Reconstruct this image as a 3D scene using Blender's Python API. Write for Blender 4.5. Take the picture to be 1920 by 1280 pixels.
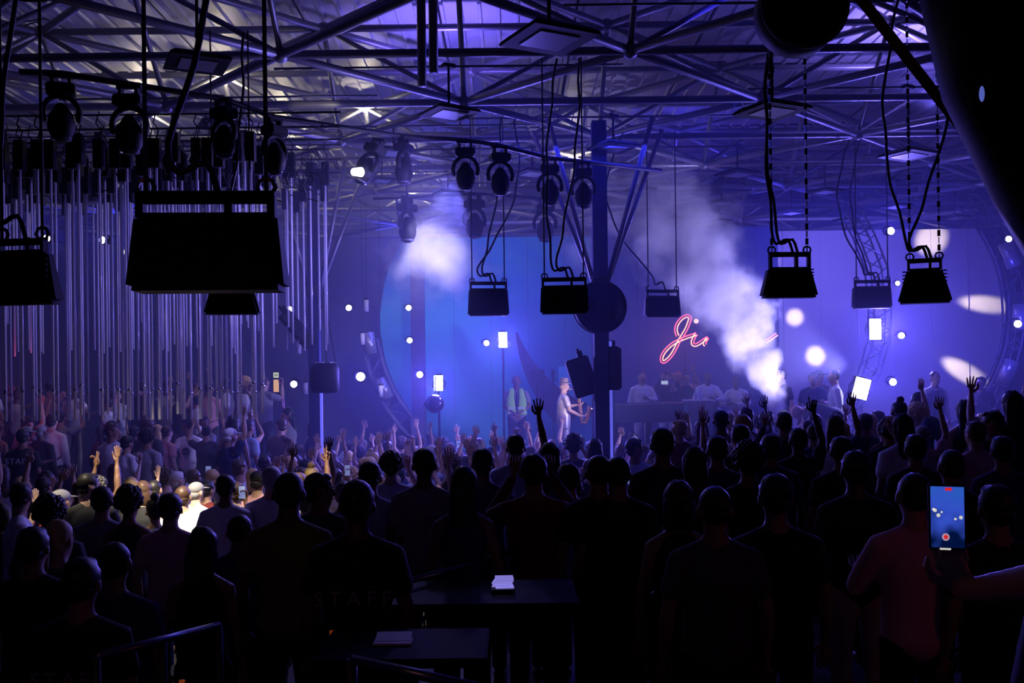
import bpy, bmesh, math, random
from mathutils import Vector, Matrix, Euler

for o in list(bpy.data.objects):
    bpy.data.objects.remove(o)
scene = bpy.context.scene
COL = scene.collection
R = random.Random(7)
PI = math.pi

# ------------------------------------------------------------------ camera
F = 1867.0
CZ = 2.75
HOR = 720.0
TH = math.radians(0.7)
CX0, CY0 = 960.0, HOR


def P(px, py, d):
    """world point at depth d (metres along +Y) that the photograph shows at pixel px,py"""
    dx, dy = px - CX0, CY0 - py
    x = dx * math.cos(TH) + dy * math.sin(TH)
    z = -dx * math.sin(TH) + dy * math.cos(TH)
    return Vector((x / F * d, d, CZ + z / F * d))


def proj(v):
    x = v[0] * F / v[1]
    z = (v[2] - CZ) * F / v[1]
    return (CX0 + x * math.cos(TH) - z * math.sin(TH), CY0 - (x * math.sin(TH) + z * math.cos(TH)))


cam_d = bpy.data.cameras.new('camera')
cam = bpy.data.objects.new('camera', cam_d)
COL.objects.link(cam)
cam.location = (0, 0, CZ)
cam.rotation_euler = (Matrix.Rotation(PI / 2, 3, 'X') @ Matrix.Rotation(-TH, 3, 'Z')).to_euler()
cam_d.sensor_width = 36
cam_d.lens = 36 * F / 1920
cam_d.shift_y = 80 / 1920
cam_d.clip_start = 0.05
cam_d.clip_end = 100
scene.camera = cam

# ------------------------------------------------------------------ world, exposure
scene.view_settings.view_transform = 'Standard'
scene.view_settings.look = 'None'
scene.view_settings.gamma = 1
scene.view_settings.use_curve_mapping = False
scene.view_settings.exposure = 0.12
w = bpy.data.worlds.new('night')
scene.world = w
w.use_nodes = True
w.node_tree.nodes['Background'].inputs[0].default_value = (0.02, 0.025, 0.4, 1)
w.node_tree.nodes['Background'].inputs[1].default_value = 0.022
scene.cycles.max_bounces = 4
scene.cycles.diffuse_bounces = 2
scene.cycles.glossy_bounces = 2
scene.cycles.transmission_bounces = 2
scene.cycles.transparent_max_bounces = 8
scene.cycles.volume_bounces = 0
scene.cycles.volume_step_rate = 2.0
scene.cycles.volume_max_steps = 96
scene.cycles.use_denoising = True
scene.cycles.sample_clamp_indirect = 4


# ------------------------------------------------------------------ lights
def light(name, kind, loc, color, power, target=None, size=0.1, size_y=None, spot=40, blend=0.4, vol=1.0, spec=1.0):
    l = bpy.data.lights.new(name, kind)
    l.color = color
    l.energy = power
    l.volume_factor = vol
    l.specular_factor = spec
    if kind == 'AREA':
        l.size = size
        if size_y:
            l.shape = 'RECTANGLE'
            l.size_y = size_y
    else:
        l.shadow_soft_size = size
    if kind == 'SPOT':
        l.spot_size = math.radians(spot)
        l.spot_blend = blend
    o = bpy.data.objects.new(name, l)
    o.location = loc
    if target is not None:
        o.rotation_euler = (Vector(target) - Vector(loc)).to_track_quat('-Z', 'Y').to_euler()
    COL.objects.link(o)
    return o


VIO = (0.06, 0.05, 1.0)
BLU = (0.035, 0.04, 1.0)
LAV = (0.15, 0.11, 1.0)
WARM = (1.0, 0.86, 0.62)
# strobes on the stage: (px, py, depth, width px, height px, tilt deg, power)
STROBES = [(943, 637, 19.0, 15, 28, 3, 520), (822, 718, 18.5, 16, 28, 20, 420),
           (1641, 617, 18.5, 20, 38, 0, 1000), (1615, 728, 16.6, 27, 38, -15, 170)]
for i, (px, py, d, sw, sh, t, pw) in enumerate(STROBES):
    p = P(px, py, d)
    if i < 2:
        light('strobe_light', 'SPOT', p + Vector((0, -0.25, 0)), LAV, pw * 1.6, p + Vector((-.5, -4, -1.0)), size=0.15, spot=165, blend=.8)
    else:
        light('strobe_light', 'SPOT', p + Vector((0, -0.25, 0)), LAV, pw * 1.3, p + Vector((.6, -4, -.4)), size=0.15, spot=168, blend=.8)
# blue and violet washes hung over the stage, shining out towards the audience
light('wash_light', 'AREA', (-2.0, 24.2, 6.2), VIO, 130, (-2.0, 14, 1.5), 2.5, 1.0)
light('wash_light', 'AREA', (6.3, 20.0, 6.2), VIO, 60, (5.5, 13, 1.0), 3, 1.0)
light('wash_light', 'AREA', (-8.5, 21.5, 6.2), BLU, 70, (-6, 13, 0.5), 3, 1.0)
light('wash_light', 'AREA', (1.5, 14.0, 6.3), BLU, 60, (1.5, 10, 0.5), 4, 1.0)
light('wash_light', 'AREA', (3.0, 22.0, 5.8), (0.03, 0.06, 1.0), 12, (3, 24, 3), 2, 0.5)
light('disc_fill', 'AREA', (7.2, 21.6, 6.0), (.2, .16, 1.0), 130, (7.2, 24.6, 3.4), 3, .4)  # unseen fill lamps added to light the backdrop discs
light('disc_fill', 'AREA', (-.6, 22.0, 6.0), (.06, .08, 1.0), 60, (-.6, 25, 3.0), 3, .4)
# uplights on the roof deck
light('deck_uplight', 'SPOT', (-0.9, 14.3, 6.75), (0.18, 0.12, 1.0), 480, (-0.9, 14.8, 8.1), 0.1, spot=128, blend=0.9, vol=0)
light('deck_uplight', 'SPOT', (6.3, 14.8, 6.75), (0.26, 0.19, 1.0), 900, (6.2, 15.0, 8.1), 0.1, spot=125, blend=0.9, vol=0)
light('deck_uplight', 'SPOT', (2.6, 11.5, 6.8), (0.05, 0.04, 1.0), 50, (2.6, 11.8, 8.1), 0.2, spot=140, blend=0.9, vol=0)
light('deck_uplight', 'SPOT', (3.5, 19.5, 6.8), (0.08, 0.06, 1.0), 110, (3.5, 20.8, 8.1), 0.2, spot=150, blend=0.9, vol=0)
light('deck_uplight', 'SPOT', (-3.5, 10.5, 6.8), (0.08, 0.07, 1.0), 14, (-3.5, 10.8, 8.1), 0.2, spot=140, blend=0.9, vol=0)
# point lamps added at roof nodes, standing in for moving head beam hits
HOTS = [(218, 140, 14.6, 210), (455, 183, 15.2, 110), (600, 250, 17.6, 190), (757, 238, 17.0, 130), (812, 322, 20.5, 260),
        (1078, 342, 21.0, 110)]
for px, py, d, pw in HOTS:
    best = None
    for j in range(-1, 13):
        for i in range(-6, 7):
            for q in (Vector((4.0 * i + (2.0 if j % 2 else 0.0) + 1.4, 2.07 + 2.0 * j, 7.8)),):
                if q.y > 2:
                    c = proj(q)
                    e = math.hypot(c[0] - px, c[1] - py) + 6 * abs(q.y - d)
                    if best is None or e < best[0]: best = (e, q)
    light('beam_hit', 'POINT', best[1] + Vector((0.03, -.14, -.16)), WARM, pw * .2, size=0.03, vol=0.01)
# white spots down into the crowd
for a, b, pw, sp in (((-3.6, 7.9, 5.9), P(300, 912, 10.6), 900, 20), ((-1.2, 8.2, 6.2), P(735, 890, 10.0), 420, 16),
                     ((-4.6, 7.8, 6.0), P(195, 935, 9.6), 260, 19), ((-2.2, 8.3, 6.2), P(555, 890, 10.6), 420, 16)):
    light('crowd_spot', 'SPOT', a, WARM, pw * 6.0, b, 0.06, spot=sp, blend=0.6, vol=0.004)
# lights on the smoke
light('smoke_light', 'SPOT', P(1590, 690, 16.3), (0.42, 0.37, 1.0), 2100, P(1370, 630, 17), 0.1, spot=88, blend=0.6)
light('smoke_light', 'SPOT', P(830, 360, 16.2), (0.55, 0.5, 1.0), 2200, P(810, 470, 18), 0.08, spot=42, blend=0.7)
# narrow spots that paint pale ellipses on the screen disc: (from px,py,d) -> (to px,py,d)
SPOTS = [((1493, 594), (0.2, 0.1), 5.4, 110), ((1533, 668), (0.5, -0.4), 6.0, 130), ((1822, 566), (-2.7, 0.35, -.95), 5.0, 240),
         ((1790, 685), (-2.3, 1.35, -1.1), 5.6, 240), ((1745, 452), (-1.3, -1.2), 8, 140), ((1452, 488), (1.8, 1.3), 4, 60)]
for (px, py), off_, ang, pw in SPOTS:
    ox, oz = off_[:2]
    oy = off_[2] if len(off_) > 2 else -3.0
    b = P(px, py, 24.5)
    a = b + Vector((ox, oy, oz))
    light('screen_spot', 'SPOT', a, (1.0, 0.82, 0.62), pw * 8, b, 0.05, spot=ang * 1.75, blend=0.8, vol=0.0)
light('tube_fill', 'AREA', (-0.6, 12.2, 5.0), (0.3, 0.25, 1.0), 120, (-5.5, 11.6, 3.2), 0.5, 0.5, vol=0.0)  # unseen area lamp added to brighten the hanging tubes
for q0, q1 in (((88, 447), (340, 610)), ((192, 450), (420, 580))):
    light('crossing_beam', 'SPOT', P(q0[0], q0[1], 13.3), WARM, 260, P(q1[0], q1[1], 12.6), .02, spot=7, blend=.5, vol=12)
# sax player key light and dim reds
light('sax_spot', 'SPOT', P(1180, 560, 15.2), (1.0, 0.75, 0.7), 800, P(1060, 760, 20.3), 0.05, spot=9, blend=0.5, vol=0.05)
light('near_fill', 'POINT', (3.4, 2.4, 2.9), (1.0, 0.2, 0.07), 4.0, size=0.3)  # unseen warm fills added to tint the nearest figures
light('near_fill', 'POINT', (-1.4, 2.2, 2.9), (1.0, 0.35, 0.2), 2.2, size=0.3)
light('red_glow', 'POINT', P(15, 725, 15.5), (1.0, 0.03, 0.03), 5, size=0.1)


# ------------------------------------------------------------------ materials
MATS = {}


def mat(name, col, rough=0.6, metal=0.0, emit=None, es=0.0, var=0.15, scale=8.0, spec=0.4, alpha=1.0):
    if name in MATS:
        return MATS[name]
    m = bpy.data.materials.new(name)
    m.use_nodes = True
    nt = m.node_tree
    b = nt.nodes['Principled BSDF']
    b.inputs['Roughness'].default_value = rough
    b.inputs['Metallic'].default_value = metal
    b.inputs['Specular IOR Level'].default_value = spec
    if alpha < 1:
        b.inputs['Alpha'].default_value = alpha
    if emit:
        b.inputs['Base Color'].default_value = (*col, 1)
        b.inputs['Emission Color'].default_value = (*emit, 1)
        b.inputs['Emission Strength'].default_value = es
    else:
        tc = nt.nodes.new('ShaderNodeTexCoord')
        n = nt.nodes.new('ShaderNodeTexNoise')
        n.inputs['Scale'].default_value = scale
        mx = nt.nodes.new('ShaderNodeMix')
        mx.data_type = 'RGBA'
        nt.links.new(tc.outputs['Object'], n.inputs['Vector'])
        nt.links.new(n.outputs['Fac'], mx.inputs[0])
        mx.inputs[6].default_value = (*[c * (1 - var) for c in col], 1)
        mx.inputs[7].default_value = (*[min(1, c * (1 + var)) for c in col], 1)
        nt.links.new(mx.outputs[2], b.inputs['Base Color'])
    MATS[name] = m
    return m


BLACK = mat('black_paint', (0.009, 0.009, 0.011), 0.6, spec=.15)
DARKM = mat('dark_metal', (0.05, 0.05, 0.06), 0.4, 0.6)
STEEL = mat('truss_steel', (0.17, 0.17, 0.2), 0.42, 0.5, var=0.12)
WALLM = mat('wall_paint', (0.06, 0.07, 0.13), 0.85)
FLOORM = mat('floor_paint', (0.03, 0.03, 0.04), 0.5)
DECK = mat('deck_sheet', (0.3, 0.3, 0.34), 0.5, 0.1, var=0.1, scale=1.5)
CABLE = mat('cable_rubber', (0.01, 0.01, 0.012), 0.5)
CASE = mat('lamp_case', (0.01, 0.01, 0.013), 0.6, 0.0, spec=.12)
WHITE_E = mat('white_light', (1, 1, 1), emit=(0.8, 0.78, 1.0), es=30)
DOT_E = mat('violet_light', (1, 1, 1), emit=(0.75, 0.68, 1.0), es=14)
PINK_E = mat('pink_light', (1, 1, 1), emit=(1.0, 0.4, 0.7), es=2)


# ------------------------------------------------------------------ mesh helpers
class MB:
    def __init__(s):
        s.v, s.f, s.mi, s.cur = [], [], [], 0

    def face(s, *idx):
        s.f.append(idx)
        s.mi.append(s.cur)

    def box(s, c, size, rot=None, taper=(1, 1)):
        n = len(s.v)
        x, y, z = [k / 2 for k in size]
        for dz in (-1, 1):
            tx, ty = taper if dz > 0 else (1, 1)
            for dx, dy in ((-1, -1), (1, -1), (1, 1), (-1, 1)):
                p = Vector((dx * x * tx, dy * y * ty, dz * z))
                if rot is not None:
                    p = rot @ p
                s.v.append(p + Vector(c))
        for q in ((0, 3, 2, 1), (4, 5, 6, 7), (0, 1, 5, 4), (1, 2, 6, 5), (2, 3, 7, 6), (3, 0, 4, 7)):
            s.face(*[n + k for k in q])

    def loft(s, pts, rw, rd=None, n=10, wax=None, cap=True, close=False):
        """tube through pts with elliptical sections; wax = direction of the width radius"""
        pts = [Vector(p) for p in pts]
        m = len(pts)
        rd = rd or rw
        rings = []
        up = None
        for i, p in enumerate(pts):
            if close:
                t = pts[(i + 1) % m] - pts[i - 1]
            else:
                t = pts[min(i + 1, m - 1)] - pts[max(i - 1, 0)]
            t.normalize()
            if wax is not None:
                a = Vector(wax) - t * t.dot(Vector(wax))
            else:
                if up is None:
                    up = Vector((0, 0, 1)) if abs(t.z) < 0.9 else Vector((1, 0, 0))
                a = up - t * t.dot(up)
                up = a
            a.normalize()
            b = t.cross(a)
            rings.append((p, t, a, b, rw[i], rd[i]))
        full = []
        if cap and not close:
            p, t, a, b, w_, d_ = rings[0]
            for k, q in ((0.82, 0.4), (0.45, 0.8)):
                full.append((p - t * (min(w_, d_) * q), a, b, w_ * k, d_ * k))
            full.reverse()
        for p, t, a, b, w_, d_ in rings:
            full.append((p, a, b, w_, d_))
        if cap and not close:
            p, t, a, b, w_, d_ = rings[-1]
            for k, q in ((0.82, 0.4), (0.45, 0.8)):
                full.append((p + t * (min(w_, d_) * q), a, b, w_ * k, d_ * k))
        base = len(s.v)
        for p, a, b, w_, d_ in full:
            for j in range(n):
                th = 2 * PI * j / n
                s.v.append(p + a * (w_ * math.cos(th)) + b * (d_ * math.sin(th)))
        L = len(full)
        for i in range(L if close else L - 1):
            for j in range(n):
                k = (i + 1) % L
                s.face(base + i * n + j, base + i * n + (j + 1) % n, base + k * n + (j + 1) % n, base + k * n + j)
        if not close:
            s.face(*[base + j for j in reversed(range(n))])
            s.face(*[base + (L - 1) * n + j for j in range(n)])

    def tube(s, p0, p1, r, n=8, r1=None):
        s.loft([p0, p1], [r, r if r1 is None else r1], n=n, cap=False)

    def wire(s, pts, r, n=6):
        s.loft(pts, [r] * len(pts), n=n, cap=False)

    def ball(s, c, r, n=10, m=7):
        if isinstance(r, (int, float)):
            r = (r, r, r)
        c = Vector(c)
        base = len(s.v)
        for i in range(1, m):
            ph = PI * i / m
            for j in range(n):
                th = 2 * PI * j / n
                s.v.append(c + Vector((r[0] * math.sin(ph) * math.cos(th), r[1] * math.sin(ph) * math.sin(th), r[2] * math.cos(ph))))
        top, bot = len(s.v), len(s.v) + 1
        s.v += [c + Vector((0, 0, r[2])), c - Vector((0, 0, r[2]))]
        for i in range(m - 2):
            for j in range(n):
                s.face(base + i * n + j, base + (i + 1) * n + j, base + (i + 1) * n + (j + 1) % n, base + i * n + (j + 1) % n)
        for j in range(n):
            s.face(top, base + j, base + (j + 1) % n)
            s.face(bot, base + (m - 2) * n + (j + 1) % n, base + (m - 2) * n + j)

    def prism(s, poly, y0, y1):
        """poly = list of (x, z); extruded along y"""
        n = len(poly)
        b = len(s.v)
        for x, z in poly:
            s.v.append(Vector((x, y0, z)))
        for x, z in poly:
            s.v.append(Vector((x, y1, z)))
        s.face(*range(b, b + n))
        s.face(*reversed(range(b + n, b + 2 * n)))
        for i in range(n):
            s.face(b + i, b + n + i, b + n + (i + 1) % n, b + (i + 1) % n)

    def mesh(s, name, mats=(), smooth=False, bevel=0):
        me = bpy.data.meshes.new(name)
        me.from_pydata([tuple(v) for v in s.v], [], s.f)
        for m in mats:
            me.materials.append(m)
        if len(mats) > 1:
            for p, k in zip(me.polygons, s.mi):
                p.material_index = k
        bm = bmesh.new()
        bm.from_mesh(me)
        bmesh.ops.recalc_face_normals(bm, faces=bm.faces)
        if bevel:
            bmesh.ops.bevel(bm, geom=bm.edges[:], offset=bevel, segments=2, affect='EDGES', clamp_overlap=True)
        bm.to_mesh(me)
        bm.free()
        if smooth:
            me.shade_smooth()
        return me

    def build(s, name, m, parent=None, smooth=False, bevel=0, loc=(0, 0, 0), kind=None, rot=None):
        me = s.mesh(name, [m] if not isinstance(m, (list, tuple)) else m, smooth, bevel)
        return link(name, me, parent, loc, rot, kind)


def link(name, me, parent=None, loc=(0, 0, 0), rot=None, kind=None):
    o = bpy.data.objects.new(name, me)
    o.location = loc
    if rot is not None:
        o.rotation_euler = rot
    o.parent = parent
    COL.objects.link(o)
    if kind:
        o['kind'] = kind
    return o


def tag(o, label, cat, group=None):
    o['label'] = label
    o['category'] = cat
    if group:
        o['group'] = group
    return o


def thing(name, label, cat, loc=(0, 0, 0), rot=None, group=None):
    o = bpy.data.objects.new(name, None)
    o.location = loc
    if rot is not None:
        o.rotation_euler = rot
    COL.objects.link(o)
    o.empty_display_size = 0.1
    return tag(o, label, cat, group)


def copy_tree(src, parent=None):
    c = src.copy()
    COL.objects.link(c)
    c.parent = parent
    for ch in KIDS.get(src.name, ()):
        copy_tree(ch, c)
    return c


KIDS = {}


def index_kids():
    KIDS.clear()
    for o in bpy.data.objects:
        if o.parent:
            KIDS.setdefault(o.parent.name, []).append(o)


# ------------------------------------------------------------------ the setting
XW, YB, ZR = 14.5, 27.5, 8.15
b = MB(); b.box((0, 12, -0.1), (2 * XW + 1, 34, 0.2)); b.build('floor', FLOORM, kind='structure')
b = MB(); b.box((0, YB + 0.15, 4.1), (2 * XW + 1, 0.3, 8.2)); b.build('wall_back', WALLM, kind='structure')
b = MB(); b.box((-XW - 0.15, 12, 4.1), (0.3, 34, 8.2)); b.build('wall_left', WALLM, kind='structure')
b = MB(); b.box((XW + 0.15, 12, 4.1), (0.3, 34, 8.2)); b.build('wall_right', WALLM, kind='structure')
b = MB(); b.box((0, -4.65, 4.1), (2 * XW + 1, 0.3, 8.2)); b.build('wall_front', WALLM, kind='structure')
b = MB(); b.box((0, 12, ZR + 0.14), (2 * XW + 1, 34, 0.1)); ceil = b.build('ceiling', BLACK, kind='structure')
# roof sheets, each with pressed ribs
b = MB()
prof = []
for k in range(8):
    x = -0.95 + k * 0.2714
    prof += [(x - 0.035, 0.0), (x - 0.02, -0.035), (x + 0.02, -0.035), (x + 0.035, 0.0)]
for i in range(len(prof) - 1):
    (xa, za), (xb, zb) = prof[i], prof[i + 1]
    n = len(b.v)
    for xx, zz, yy in ((xa, za, -1.97), (xb, zb, -1.97), (xb, zb, 1.97), (xa, za, 1.97)):
        b.v.append(Vector((xx, yy, zz)))
    b.face(n, n + 1, n + 2, n + 3)
sheet_me = b.mesh('roof_sheet', [DECK])
for j in range(7):
    for i in range(15):
        y = 2 + j * 4.0 + 1
        x = (i - 7) * 2.0
        if abs(x) > 0.62 * y + 4:
            continue
        o = link('roof_sheet', sheet_me, ceil, (x + R.uniform(-.01, .01), y, ZR + R.uniform(-.02, .02)))

# platforms people stand on
def slab(name, label, x0, x1, y0, y1, z, m=FLOORM, cat='platform', edge=True):
    t = thing(name, label, cat, ((x0 + x1) / 2, (y0 + y1) / 2, 0))
    w_, d_ = x1 - x0, y1 - y0
    b = MB(); b.box((0, 0, z - 0.03), (w_, d_, 0.06)); b.build('top_board', m, t)
    b = MB(); b.box((0, 0, (z - 0.06) / 2), (w_ - 0.06, d_ - 0.06, z - 0.06)); b.build('skirt', BLACK, t)
    return t


PLATS = [(-12, -1.75, -4.4, 9.0, 0.25), (-1.75, 12, 3.2, 9.0, 0.58), (1.6, 12, 9.0, 13.6, 0.58), (-13, -3.4, 13.6, 17.4, 0.5), (-13, -4.4, 17.4, 24, 1.1),
         (-1.75, 12, -4.4, 3.2, 1.15)]
slab('raised_floor', 'low black platform under the dark heads nearest the tube curtain side', -12, -1.75, -4.4, 9.0, 0.25)
slab('raised_floor', 'black platform under the man in beige trousers', -1.75, 12, 3.2, 9.0, 0.58)
slab('raised_floor', 'black platform between the beige trousers man and the stage', 1.6, 12, 9.0, 13.6, 0.58)
slab('raised_floor', 'lower black terrace step behind the hanging tubes', -13, -3.4, 13.6, 17.4, 0.5)
slab('raised_floor', 'upper black terrace step behind the hanging tubes', -13, -4.4, 17.4, 24, 1.1)
slab('raised_floor', 'black balcony floor where the phone is held up', -1.75, 12, -4.4, 3.2, 1.15)
slab('stage', 'black stage carrying the saxophone player and guard', -1.4, 3.2, 19.2, 26.8, 1.1, cat='stage')
slab('stage', 'black stage wing carrying the men in front of the pale disc', 3.2, 12, 15.4, 26.8, 1.2, cat='stage')


def floor_z(x, y):
    if -1.4 < x < 3.2 and y > 19.2: return 1.1
    if x >= 3.2 and y > 15.4: return 1.2
    for x0, x1, y0, y1, z in PLATS:
        if x0 <= x < x1 and y0 <= y < y1:
            return z
    return 0.0


# ------------------------------------------------------------------ space frame
ZB, ZT = 6.55, 7.8
frame = thing('space_frame', 'steel tube space frame lattice carrying the whole roof', 'roof frame', (0, 12, ZB))
OFF = Vector((0, 12, ZB))
unit = {}
for nm, r in (('chord', 0.052), ('brace', 0.036)):
    b = MB(); b.tube((0, 0, 0), (0, 0, 1), r, 8); unit[nm] = b.mesh(nm, [STEEL], True)
b = MB(); b.ball((0, 0, 0), 0.095, 10, 7); unit['node'] = b.mesh('node', [STEEL], True)


def lat(i, j):
    return 4.0 * i + (2.0 if j % 2 else 0.0) - 0.6, 1.4 + 2.0 * j


chords, braces, nodes = [], [], []
for j in range(-1, 17):
    for i in range(-6, 7):
        x, y = lat(i, j)
        if abs(x) > 13.8 or y < 1.2:
            continue
        A = Vector((x, y, ZB)); T = Vector((x + 2.0, y + 0.67, ZT))
        nodes.append(A); nodes.append(T)
        for Q in (A, T):
            for dx, dy in ((4, 0), (2, 2), (-2, 2)):
                e = Q + Vector((dx, dy, 0))
                if abs(e.x) < 14.2 and e.y < 27.2:
                    chords.append((Q, e))
        for e in (A, A + Vector((4, 0, 0)), A + Vector((2, 2, 0))):
            if abs(e.x) < 14.2 and e.y < 27.2:
                braces.append((T, e))


def inview(v, m=120):
    if v.y < 1.0:
        return False
    px, py = proj(v)
    return -m < px < 1920 + m and py > -m


def place_members(lst, nm, limit):
    vis = [m for m in lst if inview(m[0]) or inview(m[1]) or inview((m[0] + m[1]) / 2)]
    vis.sort(key=lambda m: (m[0] + m[1]).length)
    rest = MB()
    for k, (a, e) in enumerate(vis):
        if k < limit:
            d = e - a
            o = link(nm, unit[nm], frame, a - OFF, d.to_track_quat('Z', 'Y').to_euler())
            o.scale = (1, 1, d.length)
        else:
            rest.tube(a - OFF, e - OFF, 0.05 if nm == 'chord' else 0.034, 5)
    if rest.f:
        rest.build('far_' + nm, STEEL, frame, kind='stuff', smooth=True)


place_members(chords, 'chord', 300)
place_members(braces, 'brace', 300)
nodes = sorted([n for n in nodes if inview(n)], key=lambda n: n.length)
for n in nodes[:300]:
    link('node', unit['node'], frame, n - OFF)
# loose cable loops lying over the frame near the nodes
b = MB()
for n in nodes[2:120:4]:
    for q in range(2):
        r0 = R.uniform(.18, .4)
        ph = R.uniform(0, 6)
        pts = [n - OFF + Vector((r0 * math.cos(ph + t * .7), r0 * math.sin(ph + t * .7), .08 - R.uniform(0, .12))) for t in range(7)]
        b.wire(pts, 0.012, 5)
b.build('cable_loops', CABLE, frame, kind='stuff')

# ------------------------------------------------------------------ square pendant panels
PANEL_DIFF = mat('panel_diffuser', (0.16, 0.16, 0.2), 0.3)  # plain diffuser surface of a lamp that is off


def make_panel():
    t = thing('pendant_panel', '', 'pendant lamp')
    b = MB()
    n = len(b.v)
    s0, s1 = 0.5, 0.40
    b.box((0, 0, 0.035), (0.86, 0.86, 0.07), taper=(0.8, 0.8))
    b.build('housing', CASE, t, bevel=0.012)
    b = MB(); b.box((0, 0, -0.012), (0.84, 0.84, 0.024)); 
    b.build('rim', CASE, t, bevel=0.006)
    b = MB(); b.box((0, 0, -0.03), (0.5, 0.5, 0.012)); b.build('diffuser', PANEL_DIFF, t)
    b = MB(); b.loft([(0, 0, .07), (0, 0, .3), (0, 0, .31), (0, 0, .36), (0, 0, .37), (0, 0, .9)], [.022, .022, .034, .034, .022, .022], n=8, cap=False)
    b.build('rod', CASE, t, smooth=True)
    b = MB(); b.box((0, 0, 0.88), (0.24, 0.14, 0.07)); b.build('bracket', CASE, t, bevel=0.01)
    return t


proto_panel = make_panel()
index_kids()
# px, py of the panel, width in px, label tail
PN = [(1030, 72, 195, 'biggest and nearest, close under the roof nodes'), (370, 118, 152, 'over the left moving lamps near the cable drop'),
      (842, 212, 122, 'above the second and third moving lamps'), (1448, 207, 145, 'directly below the round black drum'),
      (1704, 290, 112, 'above the hanging speaker with two cable loops'), (410, 235, 100, 'just above the tube curtain'),
      (738, 286, 92, 'over the lit moving lamp'), (998, 325, 82, 'level with the row of ring yoke lamps'),
      (1150, 276, 102, 'over the top of the fan column'), (1383, 326, 86, 'over the smoke plume'),
      (716, 338, 62, 'between the lit lamp and its neighbour'), (840, 362, 66, 'between two ring yoke lamps'), (1095, 382, 70, 'touching the fan column top'),
      (1201, 356, 66, 'first beside the fan column'), (1229, 398, 50, 'lower one beside the fan column'),
      (1353, 380, 58, 'at the upper edge of the smoke'), (1350, 414, 46, 'lowest above the smoke'), (1547, 359, 70, 'over the gap before the pale disc'),
      (1680, 387, 64, 'above the pale disc near its lamp dot'), (1484, 399, 54, 'above the wide handled speaker'),
      (1585, 413, 52, 'at the cable bundle before the pale disc'), (1790, 408, 58, 'at the top of the ring truss arc'), (1850, 343, 70, 'half behind the sloping beam')]
PURL = []
for i, (px, py, wd, tail) in enumerate(PN):
    o = proto_panel if i == 0 else copy_tree(proto_panel)
    d = 0.58 * 1.35 * F / wd
    d = min(d, (ZB - .42 - CZ) * F / (HOR - py - 5))
    p = P(px, py, d)
    sc = wd * d / F / 1.35 / .86
    o.scale = (sc, sc, sc)
    PURL.append((p.x, p.y))
    o.location = p
    o.rotation_euler = (0, 0, math.radians(28 + R.uniform(-4, 4)))
    gap = (ZB + 0.05 - p.z) / 0.9 / sc
    o['label'] = 'square black pendant panel lamp ' + tail
    o['group'] = 'square pendant panels hung from the roof frame'
    kids = [c for c in bpy.data.objects if c.parent == o]
    for c in kids:
        if c.name.startswith('rod') or c.name.startswith('bracket'):
            if c.name.startswith('rod'):
                c.scale = (1, 1, gap)
            else:
                c.location.z = 0.88 * gap - 0.88


for x_, y_ in PURL:
    b = MB(); b.tube((x_ - 2.1, y_ - 12, .03), (x_ + 2.1, y_ - 12, .03), .014, 6); b.build('purlin', DARKM, frame, smooth=True)


# ------------------------------------------------------------------ hanging speakers
def spline(pts, n=4):
    out = []
    for i in range(len(pts) - 1):
        p0, p1, p2, p3 = pts[max(i - 1, 0)], pts[i], pts[i + 1], pts[min(i + 2, len(pts) - 1)]
        for k in range(n):
            t_ = k / n
            out.append(.5 * ((2 * p1) + (p2 - p0) * t_ + (2 * p0 - 5 * p1 + 4 * p2 - p3) * t_ ** 2 + (3 * p1 - p0 - 3 * p2 + p3) * t_ ** 3))
    out.append(pts[-1])
    return out


def hang_pts(p, top, sag=0.1, n=8):
    out = []
    for k in range(n + 1):
        t = k / n
        q = p.lerp(top, t)
        out.append(q + Vector((math.sin(t * PI) * sag, 0, 0)))
    return out


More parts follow.
